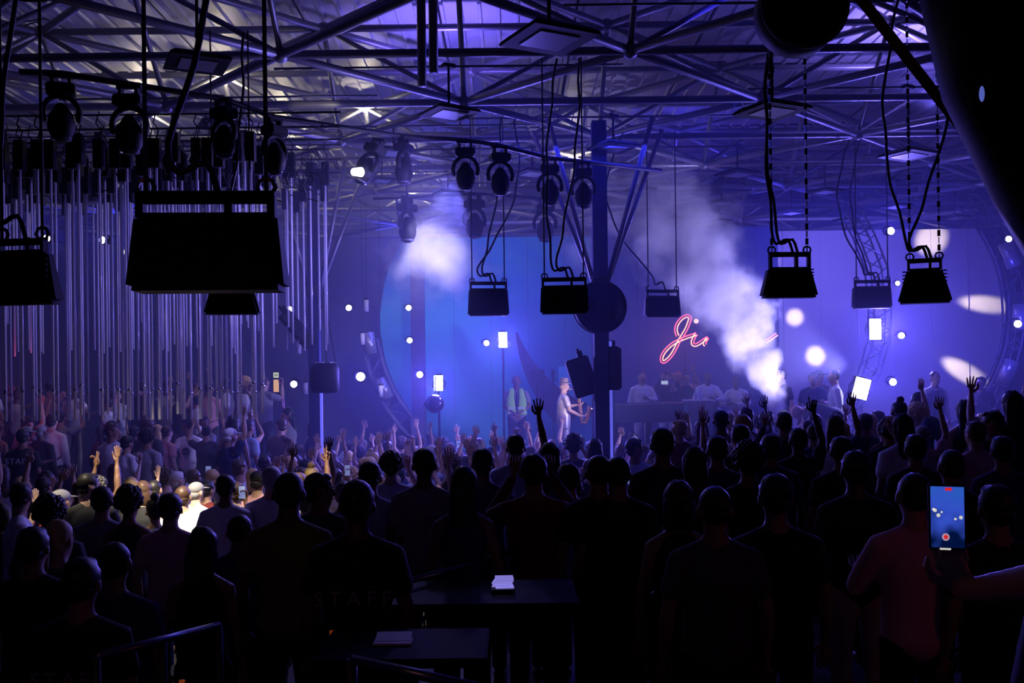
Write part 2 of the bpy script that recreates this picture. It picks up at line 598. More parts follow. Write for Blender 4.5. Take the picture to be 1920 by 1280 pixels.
def speaker(px, py, wpx, hpx, d, label, yaw=0, top_ratio=0.82, chains=False, cab=(0.15, 0.2), depth=0.45, brk=0.12):
    c = P(px, py, d)              # centre of the box
    W = wpx / F * d
    H = hpx / F * d
    t = thing('hanging_speaker', label, 'speaker', c, (0, 0, math.radians(yaw)), 'trapezoid speakers hung from the roof')
    Minv = Matrix.Rotation(-math.radians(yaw), 4, 'Z')
    b = MB()
    b.box((0, depth * .3, 0), (W, depth * W / 1.4, H), taper=(top_ratio, 0.75))
    b.build('cabinet', BLACK, t, bevel=0.025)
    b = MB()
    for k in range(9):
        z = -H * .4 + k * H * .1
        b.box((0, depth * .3 - depth * W / 1.4 * .5 * (1 - .125 * (z / H + .5)) - .004, z), (W * .8, .012, .012))
    b.build('grille_bar', CASE, t, kind='stuff')
    wt = W * top_ratio * 0.46
    bh = H * .5 + brk * W
    for ux in (-1, 1, .35):
        b = MB(); b.box((wt * ux, 0.1, (H * .5 + bh) / 2), (.05 * W, .05, bh - H * .5 + .04)); b.build('bracket_upright', CASE, t)
    b = MB(); b.tube((-wt * 1.06, 0.1, bh), (wt * 1.06, 0.1, bh), .035 * W + .006, 8); b.build('bracket_bar', CASE, t, smooth=True)
    for sx in (-1, 1):
        a = Vector((sx * wt * .92, 0.1, bh + .02))
        b = MB()
        e = Vector((a.x, a.y, ZB - c.z))
        if chains:
            n = int((e.z - a.z) / .07)
            for k in range(n):
                z = a.z + k * .07
                if k % 2: b.box((a.x, a.y, z + .03), (.028, .008, .06))
                else: b.box((a.x, a.y, z + .03), (.008, .028, .06))
            b.build('chain', DARKM, t)
        else:
            b.tube(a, e, .009, 6)
            b.build('suspension_wire', CABLE, t)
        b = MB()
        b.loft([a + Vector((.035 * math.cos(q * PI / 4), 0, .02 + .035 * math.sin(q * PI / 4))) for q in range(8)], [.01] * 8, n=5, close=True)
        b.build('shackle', DARKM, t)
    for s, sg in enumerate(cab):
        a = Vector((wt * (.2 + .25 * s), 0.1, bh))
        pts = [a, a + Vector((-.05, 0, .14)), a + Vector((-.16, 0, .1)), a + Vector((-.2, 0, .22))]
        e = Vector((a.x + sg, a.y + .05, ZB - c.z))
        b0 = pts[-1]
        for k in range(1, 10):
            q = k / 9
            pts.append(b0.lerp(e, q) + Vector((sg * math.sin(q * PI) * .8 + .015 * math.sin(k * 2.1), 0, 0)))
        b = MB(); b.wire(spline(pts, 3), .014, 6); b.build('cable', CABLE, t, smooth=True)
    return t


speaker(376, 466, 300, 150, 3.9, 'largest black hanging speaker, dark trapezoid in front of the tube curtain', 3, .9, cab=(.18,), brk=.1)
speaker(20, 515, 140, 105, 5.2, 'black hanging speaker cut by the picture edge beside the tube curtain', -8, .7, cab=(.05,), brk=.1)
speaker(432, 566, 106, 44, 10.5, 'small black hanging speaker showing below the largest one', 5, .78, cab=(.1,))
speaker(917, 565, 78, 52, 14.0, 'hazy black hanging speaker between the round fan and the teal disc', 6, .93, cab=(.35, .1))
speaker(1058, 560, 92, 54, 11.5, 'black hanging speaker right against the fan column', -3, .95, cab=(-.1, .1))
speaker(1246, 573, 70, 40, 15.0, 'hanging speaker above the pink neon sign', 8, .93, cab=(-.6,))
speaker(1487, 527, 108, 58, 9.2, 'black hanging speaker with wide open handle right of the smoke', 2, .74, chains=True, cab=(-.1, -.14), brk=.22)
speaker(1639, 556, 72, 42, 15.5, 'hazy blue lit hanging speaker above the standing strobe', -4, .95, cab=(-.35, -.25))
speaker(1734, 533, 98, 66, 9.6, 'black hanging speaker with two looping cables in front of the pale disc', -22, .62, chains=True, cab=(-.22, .2), brk=.14, depth=.6)


# ------------------------------------------------------------------ moving head lamps
def make_head():
    t = thing('moving_lamp', '', 'stage lamp')
    b = MB(); b.box((0, 0, .42), (.34, .26, .14)); b.build('base', CASE, t, bevel=.02)
    b = MB(); b.box((-.1, 0, .52), (.04, .1, .12)); b.box((.1, 0, .52), (.04, .1, .12)); b.box((0, .0, .6), (.3, .06, .05)); b.build('clamp', CASE, t)
    b = MB()
    pts = []
    for k in range(11):
        a = PI * (-.12 + 1.24 * k / 10)
        pts.append(Vector((.215 * math.cos(a), 0, .13 + .22 * math.sin(a))))
    b.loft(pts, [.05] * 11, [.035] * 11, n=8, wax=(0, 1, 0))
    b.build('yoke', CASE, t, smooth=True)
    b = MB()
    b.loft([(0, .0, .17), (0, 0, .1), (0, 0, -.03), (0, 0, -.1)], [.1, .15, .165, .15], n=14)
    h = b.build('lamp_head', CASE, t, smooth=True)
    b = MB(); b.loft([(0, 0, -.17), (0, 0, -.2)], [.12, .12], n=14, cap=False); b.build('lens', mat('lens_glass', (.05, .05, .08), .08), h, smooth=True)
    return t


proto_head = make_head()
index_kids()
HD = [(115, 232, 9.2, 20, 'dim far one beside the picture edge'), (243, 255, 9.0, 0, 'hanging over the tubes with open ring yoke'),
      (420, 268, 10.5, -30, 'just below a square panel over the tubes'), (515, 300, 10.8, 60, 'beside the cable of the largest speaker'),
      (757, 322, 13.0, 70, 'tilted one next to the lit lamp'),
      (873, 332, 12.6, 0, 'first full ring yoke over the smoke cloud'), (938, 342, 12.6, 15, 'second full ring yoke over the smoke cloud'),
      (1031, 362, 13.2, 0, 'ring yoke between the cloud and the fan column'), (1094, 368, 13.4, -10, 'ring yoke against the fan column top'),
      (764, 432, 17.5, 60, 'half lost in the bright cloud'), (890, 425, 17.5, 30, 'hazy pale one low beside the bright cloud'),
      (1022, 432, 18.0, 10, 'hazy one behind the ring yoke row')]
for i, (px, py, d, yaw, tail) in enumerate(HD):
    o = proto_head if i == 0 else copy_tree(proto_head)
    o.location = P(px, py, d)
    o.rotation_euler = (0, 0, math.radians(yaw))
    s = .74 if d < 14 else .95
    o.scale = (s, s, s)
    o['label'] = 'black moving stage lamp, ' + tail
    o['group'] = 'moving lamps hung under the roof frame'
b = MB(); b.wire([P(700, 372, 17.5), P(764, 370, 17.5), P(890, 363, 17.5), P(1022, 372, 18.0), P(1100, 370, 18)], .03, 8)
b.tube(P(764, 383, 17.5), (P(764, 383, 17.5).x, 17.5, 6.6), .02, 6); b.tube(P(1022, 386, 18), (P(1022, 386, 18).x, 18, 6.6), .02, 6)
tag(b.build('lamp_pipe', DARKM, smooth=True), 'hazy far pipe behind the bright smoke cloud that carries three lamps', 'pipe')
# pipe the lamps hang on
UP = Vector((0, 0, .63 * .74))
b = MB(); b.wire([P(40, 228, 9.3) + UP] + [P(q[0], q[1], q[2]) + UP for q in HD if q[2] < 14] + [P(1240, 380, 14.5) + UP], .03, 8)
tag(b.build('lamp_pipe', DARKM, smooth=True), 'long dark pipe under the roof that carries the moving lamps', 'pipe')
# the one lamp that shines towards us
lit = copy_tree(proto_head)
lit.location = P(684, 322, 12.6); lit.rotation_euler = (math.radians(-20), math.radians(15), math.radians(-40)); lit.scale = (.75, .75, .75)
tag(lit, 'black moving stage lamp shining with a bright round lens', 'stage lamp', 'moving lamps hung under the roof frame')
p = P(666, 323, 12.3)
b = MB(); b.loft([p + Vector((-.02, -.02, .0)), p + Vector((.06, .08, .02))], [.045, .06], n=12, cap=False)
o = b.build('lit_lens', mat('warm_lens', (1, 1, 1), emit=(1, .95, .75), es=9), smooth=True)
o.parent = lit
o.matrix_parent_inverse = (Matrix.LocRotScale(lit.location, lit.rotation_euler, lit.scale)).inverted()
light('lit_lamp_beam', 'SPOT', p + Vector((-.05, -.05, .03)), WARM, 120, P(590, 200, 13.5), .04, spot=24, blend=.6, vol=.3)

# far lamps seen as bright dots
b = MB(); b.loft([(0, .0, 0), (0, .16, 0)], [.075, .05], n=12, cap=False); dot_body = b.mesh('can', [CASE], True)
b = MB(); b.loft([(0, -.012, 0), (0, .0, 0)], [.06, .06], n=12, cap=False); dot_lens = b.mesh('lens', [DOT_E], True)
DOTS = [(654, 577, 21, 1, 'far, high beyond the black drum speaker'), (766, 577, 22, 1, 'top one on the teal disc pillar'), (768, 638, 22, 1, 'middle one on the teal disc pillar'),
        (787, 702, 21, 1.1, 'lower one on the teal disc pillar'), (806, 762, 18, 1, 'just under the small strobe'), (676, 706, 18, 1.3, 'low and brightest beyond the drum speaker'),
        (551, 720, 18, 1, 'low beside the exit sign'), (543, 580, 18, .9, 'behind the slanted speaker'), (912, 643, 20, .9, 'beside the upper strobe'),
        (1670, 433, 19.5, 1.2, 'top of the pale disc'), (1690, 629, 19.5, 1, 'beside the standing strobe'), (1674, 716, 18.5, 1.1, 'beside the tilted strobe'),
        (1891, 448, 20, 1, 'upper one outside the ring truss'), (1908, 607, 20, 1.2, 'lower one outside the ring truss'), (1683, 531, 19, .7, 'behind the two cable speaker'),
        (88, 447, 13.4, .8, 'crossing the tube curtain near the picture edge'), (192, 450, 13.4, .8, 'crossing the tube curtain beside the largest speaker')]
for px, py, d, s, tail in DOTS:
    t = thing('beam_lamp', 'small round stage lamp shining violet white, ' + tail, 'stage lamp', P(px, py, d), (0, 0, math.radians(R.uniform(-15, 15))), 'small violet beam lamps')
    t.scale = (s, s, s)
    link('can', dot_body, t); link('lens', dot_lens, t)
    b = MB(); b.loft([(.095 * math.cos(a * PI / 8), .08, .095 * math.sin(a * PI / 8)) for a in range(9)], [.012] * 9, n=5, cap=False)
    b.build('yoke', CASE, t)
    if s > 1.05:
        light('beam_lamp_glow', 'POINT', P(px, py, d) + Vector((0, -.2, 0)), VIO, 40, size=.05)

# strobes
for i, (px, py, d, sw, sh, ti, pw) in enumerate(STROBES):
    p = P(px, py, d)
    W, H = sw / F * d, sh / F * d
    tail = ['upright strobe above the guard', 'small leaning strobe left of the guard', 'upright strobe on the lattice tower', 'tilted strobe beside the white shirt man'][i]
    t = thing('strobe', 'glaring white ' + tail, 'strobe lamp', p, (0, math.radians(-ti), 0), 'white strobes on the stage')
    b = MB(); b.box((0, .06, 0), (W * 1.2, .1, H * 1.1)); b.build('housing', CASE, t, bevel=.01)
    b = MB()
    b.box((0, -.0, 0), (W, .03, H)); b.build('lamp_face', WHITE_E, t)
    b = MB()
    b.loft([(W * .68, .06, -H * .3), (W * .75, .1, 0), (W * .3, .16, H * .62), (-W * .3, .16, H * .62), (-W * .75, .1, 0), (-W * .68, .06, -H * .3)], [.012] * 6, n=5, cap=False)
    b.build('yoke', CASE, t)
    if i < 2:
        b = MB(); b.tube((0, .12, -H * .5), (0, .12, floor_z(p.x, p.y) - p.z), .02, 6); o = b.build('stand', CASE, t); t.rotation_euler = (0, 0, 0)


# ------------------------------------------------------------------ tube curtain
def acrylic():
    m = bpy.data.materials.new('acrylic')
    m.use_nodes = True
    nt = m.node_tree
    b = nt.nodes['Principled BSDF']
    b.inputs['Base Color'].default_value = (.85, .85, .95, 1)
    b.inputs['Metallic'].default_value = .0
    b.inputs['Roughness'].default_value = .2
    b.inputs['Alpha'].default_value = .78
    return m


ACR = acrylic()


def tube_protos(L, joint):
    b = MB(); b.tube((0, 0, -L), (0, 0, 0), .0138, 8)
    me = b.mesh('tube', [ACR], True)
    b = MB(); b.loft([(0, 0, -joint - .015), (0, 0, -joint + .015)], [.019, .019], n=8, cap=False)
    col = b.mesh('collar', [mat('chrome', (.8, .8, .85), .15, 1.0)], True)
    b = MB(); b.box((0, 0, .16), (.1, .1, .32)); b.wire([(0, 0, .3), (.03, 0, .42), (-.03, 0, .5), (0, 0, .6)], .008, 5)
    box_ = b.mesh('driver_box', [CASE])
    return me, col, box_


long_p = tube_protos(2.75, 2.42)
short_p = tube_protos(2.2, 1.9)
tx = []
rows = [(10.9, 'l'), (11.5, 'l'), (12.1, 'l'), (12.6, 'l'), (13.2, 's'), (13.8, 's'), (14.7, 's'), (15.6, 's')]
for d, kd in rows:
    n = 17 if kd == 'l' else 14
    x0, x1 = (0, 500) if kd == 'l' else (5, 640 if d > 13.5 else 560)
    for k in range(n):
        px = x0 + (x1 - x0) * (k + R.uniform(.1, .9)) / n
        # bottoms: long ones hang to just below eye level, short ones end above it
        if kd == 'l':
            zb = 2.41 - .03 * (d - 10.9) + R.choice((0, 0, .06))
            me, col, bx = long_p
            L = 2.75
        else:
            zb = 3.28 + R.choice((0, .05, .35))
            me, col, bx = short_p
            L = 2.2
        p = P(px, 700, d)
        lab = ('long' if kd == 'l' else 'shorter') + ' clear hanging tube under a black box, '
        zone = ['before the picture edge', 'under the moving lamp with open ring yoke', 'behind the largest speaker', 'nearest the terrace column'][min(3, int(px / 160))]
        t = thing('hanging_tube', lab + zone, 'light tube', (p.x, d, zb + L), None, ('long' if kd == 'l' else 'shorter') + ' acrylic tubes ' + zone)
        link('tube', me, t); link('driver_box', bx, t)
        if kd == 'l':
            link('collar', col, t)

# small gantry that the curtain hangs from
t = thing('tube_gantry', 'dark ceiling grid of bars and cables above the acrylic tube curtain', 'gantry', (-4.3, 12.7, 0))
for d, kd in rows:
    b = MB(); b.tube((P(-60, 300, d).x + 4.3, d - 12.7, 5.75 if kd == 'l' else 6.1), (P(640, 300, d).x + 4.3, d - 12.7, 5.75 if kd == 'l' else 6.1), .012, 6)
    b.build('bar', DARKM, t)
b = MB()
for k in range(60):
    c = P(R.uniform(0, 640), R.uniform(290, 350), R.uniform(10.5, 15)) - Vector((-4.3, 12.7, 0))
    r0 = R.uniform(.05, .14)
    b.wire([c + Vector((r0 * math.cos(q), .02 * q, r0 * 1.3 * math.sin(q))) for q in range(6)], .007, 4)
b.build('cable_coils', CABLE, t, kind='stuff')


# ------------------------------------------------------------------ columns
def column(px, d, wpx, label, strut_y, spans, col_m, strip=None):
    p = P(px, 640, d)
    W = wpx / F * d
    t = thing('steel_column', label, 'column', (p.x, d, floor_z(p.x, d)))
    z0 = t.location.z
    b = MB(); b.box((0, 0, (ZB - z0) / 2), (W, W, ZB - z0))
    b.build('shaft', col_m, t)
    b = MB(); b.box((0, 0, .02), (W * 2, W * 2, .04)); b.build('base_plate', DARKM, t)
    s = P(px, strut_y, d)
    b = MB(); b.box((0, 0, s.z - z0), (W * 1.25, W * 1.25, .16)); b.build('collar', DARKM, t)
    for sx, dy in spans:
        b = MB(); b.tube((sx * W * .5 / abs(sx), 0, s.z - z0), (sx, dy, ZB - z0), .035, 8)
        b.build('strut', STEEL, t, smooth=True)
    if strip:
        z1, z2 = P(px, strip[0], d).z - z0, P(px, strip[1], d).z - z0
        b = MB(); b.box((W * .5 + .02, -W * .3, (z1 + z2) / 2), (.045, .03, abs(z1 - z2))); b.build('lit_edge', mat('lit_edge_glow', (.3, .3, .9), emit=(.13, .13, .85), es=.75), t)  # glow stands in for blue light falling on the column edge
    return t


BLUEM = mat('blue_painted_steel', (.03, .035, .09), .8, spec=.1)
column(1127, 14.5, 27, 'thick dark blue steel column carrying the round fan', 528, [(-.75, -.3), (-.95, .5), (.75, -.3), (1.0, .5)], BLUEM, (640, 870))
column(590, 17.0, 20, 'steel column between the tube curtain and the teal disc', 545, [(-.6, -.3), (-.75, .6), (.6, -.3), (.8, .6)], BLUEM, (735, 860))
column(806, 10.6, 20, 'bright edged double steel pole high between the roof layers', -200, [], STEEL) if False else None
t = thing('roof_post', 'double vertical steel post between the roof layers above the pendant panels', 'post', (P(806, 100, 11.0).x, 11.0, ZB))
b = MB(); b.tube((-.09, 0, -.5), (-.09, 0, 1.6), .05, 10); b.build('pole', STEEL, t, smooth=True)
b = MB(); b.tube((.04, 0, -.35), (.04, 0, 1.6), .05, 10); b.build('pole', STEEL, t, smooth=True)

# fan on the column
c = P(1125, 576, 14.15)
t = thing('round_fan', 'large round caged fan mounted on the dark blue column', 'fan', c, (0, 0, math.radians(8)))
rr = 48 / F * 14.15
b = MB()
for k, (q, y) in enumerate(((1, -.08), (1, .1), (.8, -.12), (.6, -.135), (.4, -.145))):
    b.loft([(rr * q * math.cos(a * PI / 16), y, rr * q * math.sin(a * PI / 16)) for a in range(32)], [.012 if q == 1 else .006] * 32, n=5, close=True)
b.build('cage_ring', CASE, t)
b = MB()
for a in range(16):
    an = a * PI / 8
    b.tube((.1 * math.cos(an), -.15, .1 * math.sin(an)), (rr * math.cos(an), -.08, rr * math.sin(an)), .005, 4)
b.build('cage_spoke', CASE, t, kind='stuff')
b = MB(); b.loft([(0, -.16, 0), (0, .2, 0)], [.09, .1], n=14); b.build('motor', CASE, t, smooth=True)
b = MB(); b.loft([(0, -.08, 0), (0, .11, 0)], [rr * 1.0, rr * 1.0], n=32, cap=False); b.build('drum', CASE, t, smooth=True)
for k in range(5):
    b = MB()
    b.box((rr * .5, 0, 0), (rr * .8, .015, .17), rot=Matrix.Rotation(.5, 3, 'X'))
    b.build('blade', DARKM, t, rot=(0, k * 2 * PI / 5, 0))


def box_speaker(px, py, wpx, hpx, d, tilt, label, yaw=0, depth=.35):
    c = P(px, py, d)
    W, H = wpx / F * d, hpx / F * d
    t = thing('wall_speaker', label, 'speaker', c, (0, math.radians(tilt), math.radians(yaw)))
    b = MB(); b.box((0, depth / 2, 0), (W, depth, H), taper=(.95, .9)); b.build('cabinet', BLACK, t, bevel=.02)
    b = MB(); b.box((0, -.008, 0), (W * .88, .012, H * .92)); b.build('grille', mat('grille_cloth', (.02, .02, .025), .8), t)
    b = MB(); b.box((W * .2, depth * .5, H * .5 + .04), (.08, .1, .1)); b.tube((W * .2, depth * .5, H * .5), (W * .2, depth * .9, H * .5 + .12), .02, 6); b.build('bracket', CASE, t)
    return t


box_speaker(1092, 706, 46, 74, 14.6, -17, 'black speaker box tilted out from the fan column over the saxophone player')
box_speaker(1155, 690, 26, 82, 14.4, 0, 'tall narrow black speaker on the other side of the fan column', 30)
box_speaker(560, 616, 24, 80, 15.5, -40, 'long black speaker slab slanting beside the tube curtain', 20)
# black drum speaker
c = P(609, 739, 15.8)
t = thing('drum_speaker', 'round black drum speaker hung on the terrace column', 'speaker', c)
H = 58 / F * 15.8; r0 = 27 / F * 15.8
b = MB(); b.loft([(0, 0, .02), (0, 0, .06), (0, 0, H * .8), (0, 0, H)], [r0 * .75, r0, r0 * 1.02, r0 * .93], n=20, cap=False); b.build('drum', BLACK, t, smooth=True)
b = MB()
for k in range(26):
    a, q = R.uniform(0, 6.28), R.uniform(0, r0 * .8)
    b.box((q * math.cos(a), q * math.sin(a), H + .01), (.05, .03, .02), rot=Matrix.Rotation(a, 3, 'Z'))
b.build('gravel_top', mat('grey_chips', (.4, .4, .45), .5), t, kind='stuff')
for k in range(4):
    b = MB(); an = k * PI / 2 + .4; b.tube((r0 * .8 * math.cos(an), r0 * .8 * math.sin(an), H), (-.1, .3, 1.9), .006, 4); b.build('hanging_wire', CABLE, t)

# big round drum right above
c = P(1500, 20, 6.4)
t = thing('round_drum', 'large round black drum hanging close under the roof beside the sloping beam', 'fan', c)
rr = 79 / F * 6.4
b = MB(); b.loft([(0, -.12, .0), (0, -.1, 0), (0, .12, 0), (0, .16, 0)], [rr * .8, rr, rr, rr * .9], n=30, cap=False); b.build('drum', BLACK, t, smooth=True, bevel=0)
b = MB(); b.loft([(rr * math.cos(a * PI / 16), -.11, rr * math.sin(a * PI / 16)) for a in range(32)], [.014] * 32, n=6, close=True); b.build('rim', DARKM, t, smooth=True)
b = MB(); b.tube((-.18, .05, 0), (-.18, .05, ZB - c.z), .06, 8); b.build('hanger', BLACK, t, smooth=True)
b = MB(); b.loft([(0, .1, 0), (0, .28, 0)], [.12, .14], n=12); b.build('motor', CASE, t, smooth=True)

# near sloping beams at the upper corner
REDM = mat('dark_red_primer', (.035, .02, .02), .6)
a0, a1 = P(1585, -40, 4.6), P(1960, 440, 5.4)
b = MB(); b.loft([a0, a1], [.038, .04], [.03, .03], n=4, cap=False)
tag(b.build('sloping_beam', REDM), 'dark sloping steel beam crossing the upper corner next to the black duct', 'beam')
t = thing('black_duct', 'wide black slanting duct filling the upper corner of the room', 'duct', P(1900, 100, 3.0))
o_ = P(1900, 100, 3.0)
b = MB(); b.loft([P(1885, -60, 3.0) - o_, P(1925, 120, 3.0) - o_, P(2010, 300, 3.1) - o_, P(2090, 450, 3.2) - o_], [.25, .25, .25, .25], n=20, cap=False); b.build('shell', BLACK, t, smooth=True)
for q in (.25, .55, .8):
    m0 = P(1885, -60, 3.0).lerp(P(2050, 380, 3.15), q) - o_
    b = MB(); b.loft([m0 - Vector((.012, 0, -.03)), m0 + Vector((.012, 0, -.03))], [.258, .258], n=20, cap=False); b.build('band', BLACK, t, smooth=True)
b = MB(); b.ball(P(1841, 176, 2.73) - o_, (.007, .008, .022)); b.build('small_lens', mat('lens_glint', (.1, .15, .6), .2, emit=(.1, .14, .55), es=.7), t, smooth=True)  # reflection on the lens put in as a bluish glow


# ------------------------------------------------------------------ stage backdrop: discs, ring trusses, sign
def arc_poly(cx, cy, r, d, a0, a1, n=40):
    c = P(cx, cy, d)
    rr = r / F * d
    return c, [(rr * math.cos(a0 + (a1 - a0) * k / n), rr * math.sin(a0 + (a1 - a0) * k / n)) for k in range(n + 1)]


def disc(name, label, cx, cy, r, d, m, clip_x=None, clip_l=None):
    c = P(cx, cy, d)
    rr = r / F * d
    t = thing(name, label, 'stage backdrop', c)
    # vertical cloth strips, each with its own slight set back
    n = 8
    xr = rr if clip_x is None else min(rr, P(clip_x, cy, d).x - c.x)
    zmin = floor_z(c.x, d) - c.z
    xl = -rr if clip_l is None else P(clip_l, cy, d).x - c.x
    for k in range(n):
        x0 = xl + (xr - xl) * k / n + .004
        x1 = xl + (xr - xl) * (k + 1) / n - .004
        top, bot = [], []
        for q in range(9):
            x = x0 + (x1 - x0) * q / 8
            h = math.sqrt(max(0, rr * rr - x * x))
            top.append((x, min(h, ZB - .1 - c.z))); bot.append((x, max(-h, zmin)))
        b = MB(); b.prism(bot + list(reversed(top)), .0 + .015 * (k % 2), .06)
        b.build('panel', m, t)
    return t


TEAL = mat('teal_cloth', (.04, .32, .45), .8, var=.05, scale=1)
NAVY = mat('navy_cloth', (.03, .05, .17), .85, var=.1, scale=1)
PALE = mat('pale_screen', (.5, .48, .62), .7, var=.04, scale=1)
disc('disc_backdrop', 'teal round stage backdrop behind the guard', 990, 600, 278, 25.0, TEAL)
disc('disc_backdrop', 'navy round stage backdrop carrying the pink neon sign', 1250, 600, 284, 23.8, NAVY, 1461, 1108)
disc('disc_backdrop', 'pale lavender round screen with white light spots', 1608, 585, 278, 24.6, PALE)


# dark curved fin and a brighter blue panel behind the saxophone player
c = P(1250, 600, 23.0)
r0, r1 = 284 / F * 23, 262 / F * 23
b = MB()
arc = [math.radians(184 + 42 * k / 16) for k in range(17)]
arc = [a for a in arc if c.z + r0 * math.sin(a) > 1.12]
for k in range(len(arc) - 1):
    a, e = arc[k], arc[k + 1]
    ra, re = r0 - .04 - .8 * k / 16, r0 - .04 - .8 * (k + 1) / 16
    b.prism([(r0 * math.cos(a), r0 * math.sin(a)), (r0 * math.cos(e), r0 * math.sin(e)), (re * math.cos(e), re * math.sin(e)), (ra * math.cos(a), ra * math.sin(a))], 0, .25)
tag(b.build('curved_fin', mat('fin_black', (.01, .012, .03), .7), loc=c), 'dark curved fin sweeping down between the guard and the saxophone player', 'stage decor')
q0, q1 = P(1047, 687, 23.3), P(1108, 687, 23.3)
b = MB(); b.box(((q0.x + q1.x) / 2, 23.3, (q0.z + 1.1) / 2), (q1.x - q0.x, .06, q0.z - 1.1))
tag(b.build('blue_panel', mat('cyan_panel', (.08, .5, .75), .7)), 'bright blue upright panel behind the saxophone player', 'stage panel')


def ring_truss(label, cx, cy, r, d, a_min, a_max, cans=()):
    c = P(cx, cy, d)
    rr = r / F * d
    t = thing('ring_truss', label, 'truss', c, group='round trusses of the stage')
    n = 56
    ok = []
    for k in range(n + 1):
        a = 2 * PI * k / n
        z = rr * math.sin(a)
        if not (a_min <= math.degrees(a) <= a_max or a_min <= math.degrees(a) - 360 <= a_max):
            ok.append((a, False))
            continue
        ok.append((a, c.z + z < ZB - .1 and c.z + z > floor_z(c.x + rr * math.cos(a), d) - .05))
    # contiguous runs
    runs, cur = [], []
    for k in range(2 * n):
        a, f = ok[k % n]
        if f:
            cur.append(2 * PI * k / n)
        else:
            if len(cur) > 3 and k < n + 40: runs.append(cur)
            cur = []
    seen = set()
    for run in runs:
        key = round(run[0] % (2 * PI), 3)
        if key in seen: continue
        seen.add(key)
        for q, y in ((1.0, -.32), (1.0, 0), (1.1, -.32), (1.1, 0)):
            b = MB(); b.wire([(rr * q * math.cos(a), y, rr * q * math.sin(a)) for a in run], .026, 6); b.build('rail', STEEL, t, smooth=True)
        for i in range(len(run) - 1):
            a, e = run[i], run[i + 1]
            b = MB()
            q0, q1 = (1.0, 1.1) if i % 2 else (1.1, 1.0)
            b.tube((rr * q0 * math.cos(a), -.32, rr * q0 * math.sin(a)), (rr * q1 * math.cos(e), -.32, rr * q1 * math.sin(e)), .013, 4)
            b.tube((rr * q0 * math.cos(a), 0, rr * q0 * math.sin(a)), (rr * q1 * math.cos(e), -.32, rr * q1 * math.sin(e)), .013, 4)
            b.tube((rr * 1.0 * math.cos(a), -.32, rr * math.sin(a)), (rr * 1.1 * math.cos(a), -.32, rr * 1.1 * math.sin(a)), .013, 4)
            b.build('brace', STEEL, t)
    for ang in cans:
        a = math.radians(ang)
        b = MB(); b.loft([(0, -.0, -.26), (0, 0, .26)], [.15, .15], n=14, cap=False)
        b.build('lamp_can', mat('silver_can', (.5, .5, .55), .3, .6), t, smooth=True, loc=(rr * 1.05 * math.cos(a), -.42, rr * 1.05 * math.sin(a)), rot=(0, -(a), 0))
    return t


ring_truss('steel ring truss arc around the teal backdrop', 990, 600, 282, 24.7, 182, 265, (188, 205))
ring_truss('steel ring truss arc around the pale screen beside the waiter', 1604, 585, 276, 21.0, -80, 62, (-3, 20, -24))

# lattice tower that carries the strobes
t = thing('lattice_tower', 'curving lattice tower with cables that carries the upright strobe', 'truss', P(1650, 800, 18.8))
o_ = t.location.copy()
cl = [Vector((P(1585, 800, 18.8).x, 18.8, 1.22)), P(1600, 760, 18.8), P(1635, 700, 18.8), P(1652, 640, 18.8), P(1655, 580, 18.8), P(1648, 500, 18.8), P(1625, 440, 18.8), P(1600, 395, 18.8)]
for dx, dy in ((-.16, 0), (.16, 0), (-.16, .3), (.16, .3)):
    b = MB(); b.wire([q - o_ + Vector((dx, dy, 0)) for q in cl], .022, 6); b.build('rail', STEEL, t, smooth=True)
for i in range(len(cl) - 1):
    for k in range(3):
        q0, q1 = cl[i].lerp(cl[i + 1], k / 3) - o_, cl[i].lerp(cl[i + 1], (k + 1) / 3) - o_
        s = 1 if k % 2 else -1
        b = MB(); b.tube(q0 + Vector((.16 * s, 0, 0)), q1 - Vector((.16 * s, 0, 0)), .012, 5); b.build('brace', STEEL, t); b = MB()
        b.tube(q0 + Vector((-.16 * s, .3, 0)), q1 + Vector((.16 * s, .3, 0)), .012, 5); b.build('brace', STEEL, t)
# pillar behind the teal disc lamps and the far gantry bit
b = MB(); q = P(784, 640, 22.5); b.box((q.x, 22.5, 3.3), (.3, .3, 6.4)); tag(b.build('stage_pillar', mat('indigo_paint', (.05, .045, .12), .7)), 'dark indigo pillar in front of the teal backdrop with three lamp dots', 'pillar')
# mirror-like ball by the small strobe
c = P(815, 757, 18)
t = thing('dark_ball', 'dark ball hanging under the small leaning strobe', 'ball', c)
b = MB(); b.ball((0, 0, 0), .17, 16, 12); b.build('sphere', mat('gloss_black', (.01, .01, .02), .15), t, smooth=True)
b = MB(); b.tube((0, .12, .1), (0, .2, .5), .015, 5); b.build('arm', CASE, t)

# pink neon sign, double tube lettering
NEON = mat('neon_pink', (1, .3, .3), emit=(1.0, .1, .16), es=1.6)
NEONW = mat('neon_core', (1, .6, .4), emit=(1.0, .36, .2), es=2.2)
J = [(375, 440), (352, 380), (356, 310), (385, 250), (430, 200), (480, 168), (525, 168), (545, 200), (530, 250), (500, 330), (455, 410), (400, 500), (350, 600),
     (300, 690), (240, 760), (185, 800), (152, 780), (158, 720), (195, 655), (255, 590), (320, 540), (385, 505), (450, 478), (520, 450), (580, 432), (632, 412)]
U = [(632, 412), (605, 455), (582, 510), (585, 555), (620, 566), (670, 545), (720, 510), (782, 470), (765, 505), (745, 545), (760, 570)]
E = [(1600, 520), (1660, 480), (1750, 415)]
DOT = (630, 235)
sg = thing('neon_sign', 'glowing pink cursive neon sign starting with a large J, half behind smoke', 'neon sign', P(1280, 640, 23.5))
o_ = sg.location.copy()


def zp(q, off=0):
    return P(1220 + q[0] / 7.385, 570 + q[1] / 7.385, 23.5) - o_


